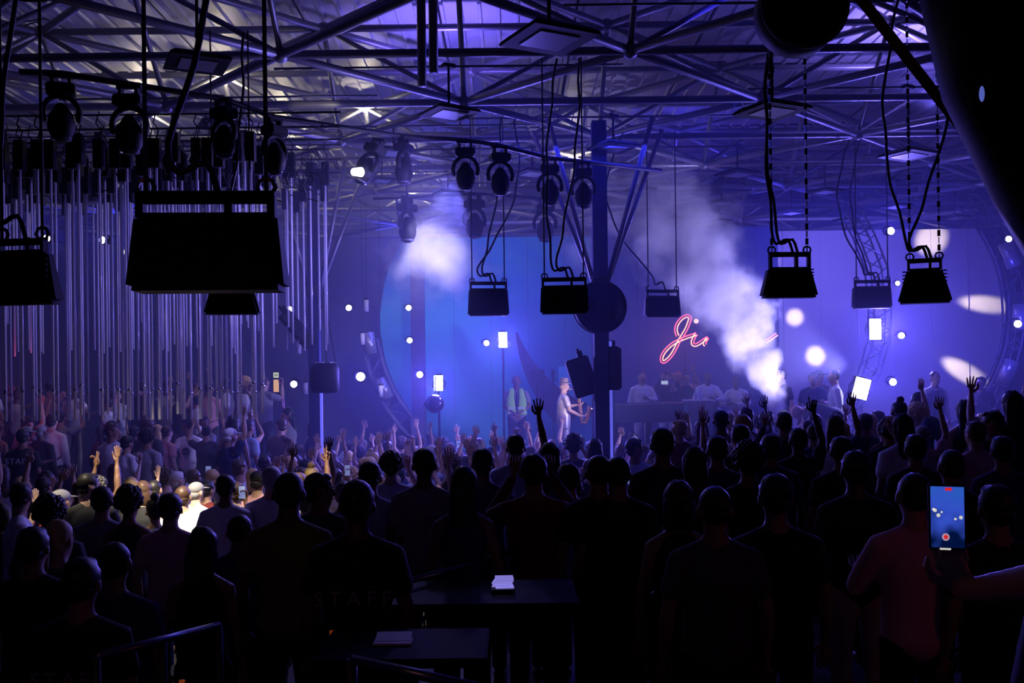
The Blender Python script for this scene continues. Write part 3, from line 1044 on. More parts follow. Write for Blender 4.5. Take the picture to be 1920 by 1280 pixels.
for nm, pts in (('letter_stroke', J), ('letter_stroke', U), ('letter_stroke', E)):
    c3 = spline([zp(q) for q in pts])
    off = []
    for i, q in enumerate(c3):
        tg = (c3[min(i + 1, len(c3) - 1)] - c3[max(i - 1, 0)]).normalized()
        off.append(Vector((-tg.z, 0, tg.x)) * .03)
    b = MB(); b.wire([q + o2 for q, o2 in zip(c3, off)], .013, 6); b.build(nm, NEON, sg, smooth=True)
    b = MB(); b.wire([q - o2 for q, o2 in zip(c3, off)], .013, 6); b.build(nm, NEONW, sg, smooth=True)
b = MB(); b.ball(zp(DOT), .055); b.build('letter_dot', NEONW, sg, smooth=True)
for q in ((480, 168), (185, 795), (600, 500), (1680, 465), (630, 235)):
    k = zp(q)
    b = MB(); b.tube(k, k + Vector((0, .33, 0)), .01, 5); b.build('standoff', CASE, sg)
light('neon_glow', 'POINT', P(1270, 640, 23.0), (1, .2, .3), 14, size=.3, vol=.3)

# DJ booth, stands, drinks
t = thing('dj_booth', 'long dark booth counter in front of the man in white shirt', 'counter', P(1245, 760, 20.6)); o_ = t.location.copy()
zt = P(1245, 757, 20.4).z - o_.z
xl, xr = P(1150, 760, 20.4).x - o_.x, P(1345, 760, 20.4).x - o_.x
zf = 1.1 - o_.z
b = MB(); b.box(((xl + xr) / 2, -.1, zt), (xr - xl, .6, .05)); b.build('worktop', mat('booth_top', (.03, .035, .07), .35), t, bevel=.008)
b = MB(); b.box(((xl + xr) / 2, -.1, zt - .2), (xr - xl - .05, .5, .34)); b.build('front_panel', mat('booth_panel', (.012, .018, .05), .7), t)
for q in (.03, .34, .66, .97):
    b = MB(); b.box((xl + (xr - xl) * q, -.1, (zt + zf) / 2 - .02), (.06, .4, zt - zf - .1)); b.build('leg', CASE, t)
t = thing('white_lectern', 'grey boxy counter below the seated man in white', 'counter', P(1310, 800, 20.0)); o_ = t.location.copy()
b = MB(); b.box((0, 0, P(1310, 750, 20).z - o_.z - .45), (.5, .5, .9)); b.build('body', mat('booth_grey', (.06, .07, .12), .7), t, bevel=.01)
b = MB(); b.box((0, 0, P(1310, 750, 20).z - o_.z), (.56, .56, .03)); b.build('top', mat('booth_edge', (.5, .5, .6), .4), t)
for i, (px, py, d) in enumerate(((1330, 751, 19.9), (1340, 753, 19.9), (1349, 760, 19.8))):
    p = P(px, py, d)
    p.z = max(p.z, P(1310, 750, 20).z + .016) if i < 2 else p.z
    b = MB(); b.loft([(0, 0, 0), (0, 0, .12), (0, 0, .17), (0, 0, .25)], [.035, .035, .014, .014], n=8, cap=False)
    if i < 2:
        tag(b.build('bottle', mat('bottle_glass', (.6, .6, .8), .1, alpha=.7), smooth=True, loc=(p.x - .25, 20.0, p.z)), ('tall' if i else 'short') + ' clear bottle on the grey counter', 'bottle')
for i, (px, py, w_, h_, st) in enumerate(((1007, 705, 27, 26, 1), (1037, 704, 6, 24, 0))):
    p = P(px, py, 22)
    t = thing('stage_lamp_stand', ['square dark panel lamp on a thin stand behind the guard', 'narrow side-on lamp on a thin stand by the saxophone player'][i], 'stage lamp', (p.x, 22, 1.1))
    b = MB(); b.box((0, 0, p.z - 1.1), (w_ / F * 22, .08, h_ / F * 22)); b.build('housing', CASE, t, bevel=.02)
    b = MB(); b.tube((0, .02, 0.05), (0, .02, p.z - 1.1 - .1), .014, 6); b.build('pole', CASE, t)
    for k in range(3):
        b = MB(); b.tube((0, .02, .35), (.25 * math.cos(k * 2.1), .02 + .25 * math.sin(k * 2.1), .01), .01, 5); b.build('leg', CASE, t)
# exit sign and amber door glow
p = P(518, 703, 27.45)
t = thing('exit_sign', 'tiny lit exit sign above an amber lit doorway near the terrace', 'sign', p)
b = MB(); b.box((0, 0, 0), (.16, .05, .16)); b.build('case', CASE, t)
b = MB(); b.box((0, -.03, 0), (.14, .01, .14)); b.build('lit_face', mat('exit_face', (1, 1, .6), emit=(.75, .85, .5), es=.8), t)
b = MB(); b.box((-.03, -.037, 0), (.02, .005, .1)); b.box((.03, -.037, 0), (.02, .005, .1)); b.box((0, -.037, 0), (.05, .005, .02)); b.build('lettering', BLACK, t)
p = P(518, 723, 27.45)
t = thing('doorway_glow', 'small amber glow of a bright doorway below the exit sign', 'doorway glow', p)
b = MB(); b.box((0, 0, 0), (.14, .05, .34)); b.build('lit_face', mat('doorway_amber', (1, .6, .3), emit=(.9, .5, .22), es=.7), t)  # glowing slab stands in for light from a bright doorway
b = MB(); b.box((0, .03, 0), (.18, .03, .38)); b.build('frame', CASE, t)
# glow tubes scattered on the left back wall
for i, (px, py, an, tail) in enumerate(((687, 573, 0, 'highest, near the beam lamp dot'), (680, 635, 4, 'beside the drum speaker wires'), (561, 652, 0, 'under the slanted speaker'),
                                  (573, 728, 12, 'beside the drum speaker'), (714, 733, 28, 'tilted under the ring truss'))):
    p = P(px, py, 20.5)
    t = thing('tube_can', 'short pale cylinder lamp ' + tail, 'lamp', p, (0, math.radians(an), 0))
    b = MB(); b.loft([(0, 0, -.12), (0, 0, .12)], [.045, .045], n=10, cap=False); b.build('body', mat('pale_can', (.6, .58, .7), .5), t, smooth=True)
    b = MB(); b.loft([(0, 0, .12), (0, 0, .15)], [.05, .05], n=10, cap=False); b.build('cap', CASE, t, smooth=True)
    b = MB(); b.tube((0, 0, .15), (0, 0, ZB - p.z), .005, 4); b.build('wire', CABLE, t)
    t.rotation_euler = (0, 0, 0)

# ------------------------------------------------------------------ people
SKINS = [mat('skin_brown', (.22, .11, .07), .55), mat('skin_tan', (.42, .25, .17), .55), mat('skin_light', (.58, .38, .29), .55), mat('skin_deep', (.09, .045, .03), .5)]
EYE = mat('eye_dark', (.02, .015, .015), .3)
HAIRS = {'black': mat('hair_black', (.012, .01, .01), .5), 'brown': mat('hair_brown', (.06, .03, .018), .5), 'blond': mat('hair_blond', (.5, .34, .14), .5),
         'grey': mat('hair_grey', (.45, .43, .42), .6)}
CL = {'black': (.012, .012, .016), 'white': (.72, .72, .74), 'grey': (.24, .24, .26), 'navy': (.02, .03, .09), 'olive': (.13, .12, .03), 'dark red': (.16, .02, .02),
      'light blue': (.32, .4, .55), 'beige': (.5, .38, .25), 'pink': (.6, .3, .32), 'charcoal': (.05, .05, .055), 'brown': (.1, .05, .03), 'striped': (.4, .42, .45)}
CM = {k: mat('cloth_' + k.replace(' ', '_'), v, .85, var=.12, scale=14) for k, v in CL.items()}
TMP = []


def fused(name, b, m, voxel=.018, extra=None, smooth=2):
    """voxel remesh so that the overlapping limbs become one continuous surface"""
    me = b.mesh('tmp')
    o = bpy.data.objects.new('tmp', me)
    COL.objects.link(o)
    md = o.modifiers.new('r', 'REMESH'); md.mode = 'VOXEL'; md.voxel_size = voxel; md.use_smooth_shade = True
    sm = o.modifiers.new('s', 'SMOOTH'); sm.factor = .5; sm.iterations = smooth
    dg = bpy.context.evaluated_depsgraph_get()
    dg.update()
    out = bpy.data.meshes.new_from_object(o.evaluated_get(dg))
    bpy.data.objects.remove(o)
    if extra is not None:
        bm = bmesh.new(); bm.from_mesh(out)
        em = extra.mesh('tmp2', [m, EYE], True)
        bm.from_mesh(em)
        bm.to_mesh(out); bm.free()
    out.name = name
    out.materials.clear()
    out.materials.append(m)
    if extra is not None: out.materials.append(EYE)
    out.shade_smooth()
    return out


def V3(*a): return Vector(a)


def head(b, c, yaw=0, pitch=0, ex=None):
    """skull, jaw, nose, ears; yaw 0 looks along +y"""
    Rm = Matrix.Rotation(yaw, 3, 'Z') @ Matrix.Rotation(pitch, 3, 'X')
    def q(x, y, z): return c + Rm @ Vector((x, y, z))
    b.ball(q(0, -.008, .03), (.076, .092, .09), 14, 10)
    b.loft([q(0, .02, .03), q(0, .03, -.05), q(0, .035, -.1)], [.068, .058, .035], [.07, .06, .04], n=12, wax=Rm @ Vector((1, 0, 0)))
    b.loft([q(0, .085, .02), q(0, .108, -.018)], [.012, .017], n=6, wax=Rm @ Vector((1, 0, 0)))
    for s in (-1, 1):
        b.loft([q(s * .08, -.005, .02), q(s * .087, -.012, -.025)], [.012, .010], [.022, .016], n=6)
    if ex is not None:
        for s in (-1, 1):
            ex.cur = 1; ex.ball(q(s * .03, .083, .012), (.012, .01, .007), 6, 5)
            ex.ball(q(s * .03, .086, .032), (.02, .008, .004), 6, 4)
        ex.ball(q(0, .092, -.053), (.022, .008, .004), 6, 4)
        ex.cur = 0


def hand(b, w_, d, side, kind, ex):
    """palm from the wrist w_ along d; side = +-1 picks the thumb side; fingers are separate tapering tubes"""
    d = Vector(d).normalized()
    a = Vector((side, 0, 0)) - d * d.dot(Vector((side, 0, 0)))
    if a.length < .2: a = Vector((0, 1, 0)) - d * d.y
    a.normalize()
    nrm = d.cross(a).normalized()
    b.loft([w_, w_ + d * .04, w_ + d * .085], [.026, .036, .04], [.018, .016, .014], n=8, wax=a)
    lens = (.068, .078, .074, .058)
    for k in range(4):
        off = a * (.03 - .02 * k)
        base = w_ + d * .085 + off
        curl = {'open': .12, 'fist': 1.5, 'point': (0 if k == 0 else 1.7), 'peace': (0 if k < 2 else 1.7), 'relaxed': .5, 'grip': 1.2}[kind]
        sp = (1.5 - k) * (.16 if kind in ('open', 'peace') else .03)
        L = lens[k]
        p = base; dirv = (d + a * sp).normalized()
        pts = [p - d * .02]
        for j in range(3):
            ang = curl * (j * .5 + .25) if j else curl * .3
            dv = (dirv * math.cos(ang) + nrm * (-side) * math.sin(ang) * 1.0).normalized()
            pts.append(p); p = p + dv * L * (.42, .33, .25)[j]
        pts.append(p)
        ex.loft(pts, [.0095, .0095, .009, .008, .0065], n=6)
    t0 = w_ + d * .025 + a * .025
    ex.loft([t0, t0 + a * .028 + d * .025, t0 + a * .034 + d * .055 - nrm * side * .01, t0 + a * .03 + d * .075 - nrm * side * .02], [.013, .012, .010, .007], n=6)


ARM = {'down': ((.25, -.03, 1.15), (.26, .05, .91), (0, .1, -1), 'relaxed'), 'up': ((.27, .07, 1.66), (.22, .1, 1.92), (0, .1, 1), 'open'),
       'upbent': ((.33, .12, 1.5), (.27, .24, 1.74), (-.1, .1, 1), 'open'), 'point': ((.26, .1, 1.64), (.2, .16, 1.9), (-.05, .1, 1), 'point'),
       'peace': ((.3, .1, 1.6), (.26, .16, 1.85), (.05, .1, 1), 'peace'),
       'phone': ((.29, .16, 1.34), (.13, .35, 1.6), (-.1, .05, 1), 'grip'), 'fwd': ((.26, .12, 1.18), (.17, .34, 1.22), (-.2, 1, .2), 'relaxed'),
       'fist': ((.27, .1, 1.65), (.2, .14, 1.9), (0, 0, 1), 'fist'), 'front': ((.26, .02, 1.16), (.04, .2, 1.02), (-.5, .2, -.6), 'relaxed')}


def build_person(nm, left='down', right='down', sleeve='short', gender='m', head_yaw=0, head_pitch=0, J=None, cloth='trousers', voxel=.018, hem=.93, fat=1.0, custom=None):
    """meshes body, shirt, trousers for one pose; stands at the origin facing +y, 1.75 m tall"""
    J = dict(J or {})
    g = .93 if gender == 'f' else 1.0
    pel = Vector(J.get('pelvis', (0, 0, .96))); che = Vector(J.get('chest', (0, 0, 1.33))); nck = Vector(J.get('neck', (0, -.005, 1.47))); hd = Vector(J.get('head', (0, .02, 1.625)))
    side = Vector(J.get('side', (1, 0, 0)))
    b, ex = MB(), MB()
    sh = {}
    mid = pel.lerp(che, .45)
    up = (che - pel).normalized()
    wx = side
    b.loft([pel - up * .06, pel + up * .03, mid, che - up * .03, che + up * .07, nck], [.15 * g, .155 * g, .135 * g * fat, .16 * g, .13 * g, .06],
           [.1, .105, .095 * fat, .115, .09, .055], n=14, wax=wx)
    b.loft([nck - up * .03, nck.lerp(hd, .75)], [.062 * g, .056 * g], n=10)
    head(b, hd, head_yaw, head_pitch, ex)
    arms = {}
    for s, k in ((-1, left), (1, right)):
        shd = che + side * (s * .17 * g) + up * .065
        if isinstance(k, str):
            e, w_, dv, hk = ARM[k]
            e = Vector((e[0] * s, e[1], e[2])); w_ = Vector((w_[0] * s, w_[1], w_[2])); dv = (dv[0] * s, dv[1], dv[2])
            dsp = shd - Vector((s * .178, 0, 1.405))
            e, w_ = e + dsp, w_ + dsp
        else:
            e, w_, dv, hk = Vector(k[0]), Vector(k[1]), k[2], k[3]
        arms[s] = (shd, e, w_)
        b.loft([nck + up * .01, che + side * (s * .1 * g) + up * .1, shd], [.05, .045, .045], n=8)
        b.loft([che + side * (s * .1 * g) + up * .06, shd, shd.lerp(e, .5), e, e.lerp(w_, .35), w_], [.06, .056 * g, .046 * g, .038 * g, .04 * g, .025 * g], n=10)
        hand(b, w_, dv, -s if k != 'front' else s, hk, ex)
    legs = {}
    for s in (-1, 1):
        hip = pel + side * (s * .088) - up * .02
        kn = Vector(J.get('knee%d' % s, (s * .1, .02, .5))); an = Vector(J.get('ankle%d' % s, (s * .11, -.02, .09)))
        legs[s] = (hip, kn, an)
        b.loft([hip, hip.lerp(kn, .5), kn, kn.lerp(an, .35), an], [.085, .072, .054, .055, .036], n=10)
        fd = Vector(J.get('foot', (0, 1, 0)))
        b.loft([an + fd * -.05 + Vector((0, 0, -.045)), an + fd * .05 + Vector((0, 0, -.045)), an + fd * .17 + Vector((0, 0, -.06))], [.035, .045, .035], [.04, .035, .022], n=8, wax=side)
    body = fused('body', b, SKINS[0], voxel, ex)
    # shirt
    b = MB()
    o = .016
    hemv = pel - up * (.96 - hem)
    if gender == 'f' and sleeve == 'none':
        b.loft([hemv, mid, che, che + up * .06], [(.155 + o) * g, (.135 + o) * g, .165 * g + o, .14 * g + o], [.105 + o, .095 + o, .118 + o, .1 + o], n=14, wax=wx)
    else:
        b.loft([hemv, pel + up * .04, mid, che - up * .03, che + up * .07, nck - up * .01], [.165 * g * fat + o, .16 * g * fat + o, .15 * g * fat + o, .163 * g + o, .118 * g + o, .062],
               [.11 + o, .108 * fat + o, .105 * fat + o, .115 + o, .085 + o, .06], n=16, wax=wx)
        for s in (-1, 1):
            shd, e, w_ = arms[s]
            st = [nck - up * .01 + side * (s * .03), che + side * (s * .1 * g) + up * .09, shd, shd.lerp(e, .6)]
            rr_ = [.05, .058, .068, .066]
            if sleeve == 'long': st += [e, e.lerp(w_, .5), e.lerp(w_, .92)]; rr_ += [.055, .047, .036]
            b.loft(st, rr_, n=10)
    shirt = fused('shirt', b, CM['black'], voxel, None, 1)
    b = MB()
    b.loft([pel + up * .06, pel - up * .03], [.155 * g + .012, .165 * g + .012], [.11, .12], n=14, wax=wx)
    for s in (-1, 1):
        hip, kn, an = legs[s]
        if cloth == 'shorts': b.loft([hip, hip.lerp(kn, .5), hip.lerp(kn, .95)], [.1, .09, .085], n=10)
        else: b.loft([hip, hip.lerp(kn, .5), kn, kn.lerp(an, .4), an + (kn - an) * .06], [.098, .084, .068, .064, .058], n=10)
    tr = fused('trousers', b, CM['black'], voxel, None, 1)
    b = MB()
    for s in (-1, 1):
        an = legs[s][2]; fd = Vector(J.get('foot', (0, 1, 0)))
        b.loft([an + fd * -.05 + Vector((0, 0, -.04)), an + fd * .05 + Vector((0, 0, -.05)), an + fd * .18 + Vector((0, 0, -.058))], [.045, .052, .044], [.052, .045, .03], n=8, wax=side)
    shoe = b.mesh('shoe', [mat('shoe_leather', (.02, .02, .022), .5)], True)
    return dict(body=body, shirt=shirt, trousers=tr, shoe=shoe, hd=hd, yaw=head_yaw, pitch=head_pitch)


def hair_mesh(kind):
    """hair around a head centre at the origin, face towards +y"""
    b = MB()
    if kind in ('short', 'long', 'bun', 'curly', 'bob', 'pony'):
        b.ball((0, -.02, .045), (.087, .094, .09), 20, 14)
        b.ball((0, -.045, -.01), (.07, .06, .06), 14, 10)
    if kind == 'short':
        b.ball((0, .03, .095), (.06, .05, .03), 10, 6)
    if kind == 'long':
        b.loft([(0, -.05, .03), (0, -.065, -.04), (0, -.078, -.1), (0, -.09, -.18), (0, -.095, -.26), (.004, -.09, -.33), (.01, -.08, -.39)], [.08, .088, .092, .09, .08, .062, .035], [.06, .05, .045, .04, .036, .028, .015], n=26, wax=(1, 0, 0))
        for s in (-1, 1): b.loft([(s * .066, -.01, .04), (s * .07, -.03, -.04), (s * .068, -.05, -.1)], [.022, .024, .016], n=9)
    if kind == 'bob':
        b.loft([(0, -.03, .02), (0, -.045, -.1), (0, -.04, -.14)], [.092, .1, .085], [.07, .055, .03], n=12, wax=(1, 0, 0))
    if kind == 'bun':
        b.ball((0, -.05, .145), (.045, .045, .04), 10, 8)
    if kind == 'pony':
        b.ball((0, -.115, .05), (.025, .03, .03), 8, 6)
        b.loft([(0, -.12, .05), (0, -.15, -.05), (0, -.13, -.2)], [.028, .035, .012], n=8)
    if kind == 'curly':
        for k in range(110):
            th, ph = k * 2.4, math.acos(1 - 1.45 * (k + .5) / 110)
            p = Vector((math.sin(ph) * math.cos(th), math.sin(ph) * math.sin(th), math.cos(ph)))
            if p.y > .45 and p.z < .5: continue
            b.ball(Vector((0, -.02, .045)) + Vector((p.x * .1, p.y * .105, p.z * .105)) * R.uniform(.93, 1.05), R.uniform(.019, .027), 6, 4)
    if kind == 'cap':
        b.ball((0, -.008, .05), (.086, .1, .078), 16, 10)
        b.loft([(0, .06, .055), (0, .15, .045), (0, .17, .04)], [.075, .07, .045], [.01, .007, .005], n=10, wax=(1, 0, 0))
        b.ball((0, -.045, -.02), (.072, .058, .05), 10, 7)
    if kind == 'hat':
        b.loft([(0, 0, .062), (0, 0, .074)], [.165, .16], n=20, cap=False)
        b.loft([(0, 0, .07), (0, 0, .12), (0, 0, .175), (0, 0, .185)], [.092, .088, .084, .07], n=18, cap=False)
        b.ball((0, -.035, 0), (.076, .07, .07), 12, 8)
    if kind == 'crop':
        b.ball((0, -.016, .037), (.080, .089, .088), 16, 11)
        b.ball((0, -.04, -.01), (.07, .06, .055), 12, 8)
    from mathutils import noise
    if kind in ('short', 'curly', 'bun', 'long', 'pony', 'bob', 'crop'):
        amp = {'curly': .011, 'crop': .004, 'long': .012, 'bob': .01}.get(kind, .008)
        for i_, v in enumerate(b.v):
            k_ = noise.noise(v * 38) + .6 * noise.noise(v * 80) if kind not in ('long', 'bob', 'pony') else 1.5 * noise.noise(Vector((v.x * 75, v.y * 75, v.z * 7)))
            b.v[i_] = v + (v - Vector((0, -.02, .03))).normalized() * amp * k_
    return b.mesh('hair', [HAIRS['black']], True)


HM = {k: hair_mesh(k) for k in ('short', 'long', 'bun', 'curly', 'bob', 'pony', 'cap', 'hat', 'crop')}
HTXT = {'short': 'short {} hair', 'long': 'long {} hair', 'bun': 'a {} top bun', 'curly': 'round curly {} hair', 'bob': 'a {} bob', 'pony': 'a {} ponytail', 'cap': 'a cap', 'hat': 'a brimmed hat',
        'crop': 'cropped {} hair', 'bald': 'a shaved head'}
POSES = {
    'still': build_person('still'), 'still_f': build_person('still_f', gender='f', sleeve='none'), 'still_l': build_person('still_l', sleeve='long', left='fwd'),
    'rup': build_person('rup', right='up'), 'lup': build_person('lup', left='upbent'), 'bothup': build_person('bothup', 'up', 'upbent'),
    'point': build_person('point', right='point'), 'phone': build_person('phone', 'down', 'phone'), 'film': build_person('film', 'phone', 'phone', sleeve='long'),
    'bothup_f': build_person('bothup_f', 'peace', 'up', sleeve='none', gender='f'), 'fist': build_person('fist', left='fist', fat=1.1), 'turn': build_person('turn', right='fwd', head_yaw=-1.1),
    'turn_l': build_person('turn_l', left='fwd', head_yaw=1.1), 'turn_f': build_person('turn_f', gender='f', sleeve='none', right='upbent', head_yaw=.9), 'peace': build_person('peace', right='peace')}
PTXT = {'still': 'arms down', 'still_f': 'bare shoulders', 'still_l': 'long sleeves', 'rup': 'one hand high', 'lup': 'bent arm raised', 'bothup': 'both hands high', 'point': 'finger pointing up',
        'phone': 'one hand before the face', 'film': 'both hands before the face', 'bothup_f': 'bare arms high', 'fist': 'fist raised', 'turn': 'looking sideways', 'turn_l': 'looking aside',
        'turn_f': 'bare arm raised', 'peace': 'two fingers raised'}
PEOPLE = []


def put_person(pose, loc, rz, scale, hair, hcol, shirt, legs, skin, label, group=None, gender=1.0, extras=None):
    m = POSES[pose] if isinstance(pose, str) else pose
    t = thing('person', label, 'person', loc, (0, 0, rz), group)
    t.scale = (scale * gender, scale * gender, scale)
    if isinstance(pose, str): t['pose'] = pose
    def part(nm, me, mt):
        o = link(nm, me, t)
        for sl in o.material_slots[:1]:
            sl.link = 'OBJECT'
            sl.material = mt
        return o
    part('body', m['body'], SKINS[skin])
    part('shirt', m['shirt'], CM[shirt] if isinstance(shirt, str) else shirt)
    part('trousers', m['trousers'], CM[legs] if isinstance(legs, str) else legs)
    if loc[1] < 9.5 or extras == 'shoes' or loc[1] > 16: part('shoe', m['shoe'], mat('shoe_leather', (.02, .02, .022)))
    if hair != 'bald':
        o = part('hair' if hair not in ('hat', 'cap') else hair, HM[hair], HAIRS[hcol] if hair not in ('hat', 'cap') else CM[hcol])
        o.location = m['hd']
        o.rotation_euler = (m['pitch'], 0, m['yaw'])
    PEOPLE.append((loc[0], loc[1]))
    return t


def at_head(px, py, d):
    """stand a person so that the top of the head shows at px,py; searches the depth near d for a natural height"""
    best = None
    for k in range(-14, 15):
        dd = d * (1 + k * .012)
        p = P(px, py, dd)
        fz = floor_z(p.x, dd)
        H = p.z - fz
        cost = abs(H - 1.74) * 2 + max(0, 1.6 - H) * 6 + max(0, H - 1.92) * 6 + abs(k) * .008
        if best is None or cost < best[0]: best = (cost, p, fz, H, dd)
    _, p, fz, H, dd = best
    return (p.x, dd, fz), max(.82, min(1.16, H / 1.765))


def who(px, py, d, pose, hair, hcol, shirt, legs, skin, label, rz=0, gender=1.0, group=None):
    loc, s = at_head(px, py, d)
    return put_person(pose, loc, math.radians(rz), s, hair, hcol, shirt, legs, skin, label, group, gender), loc, s


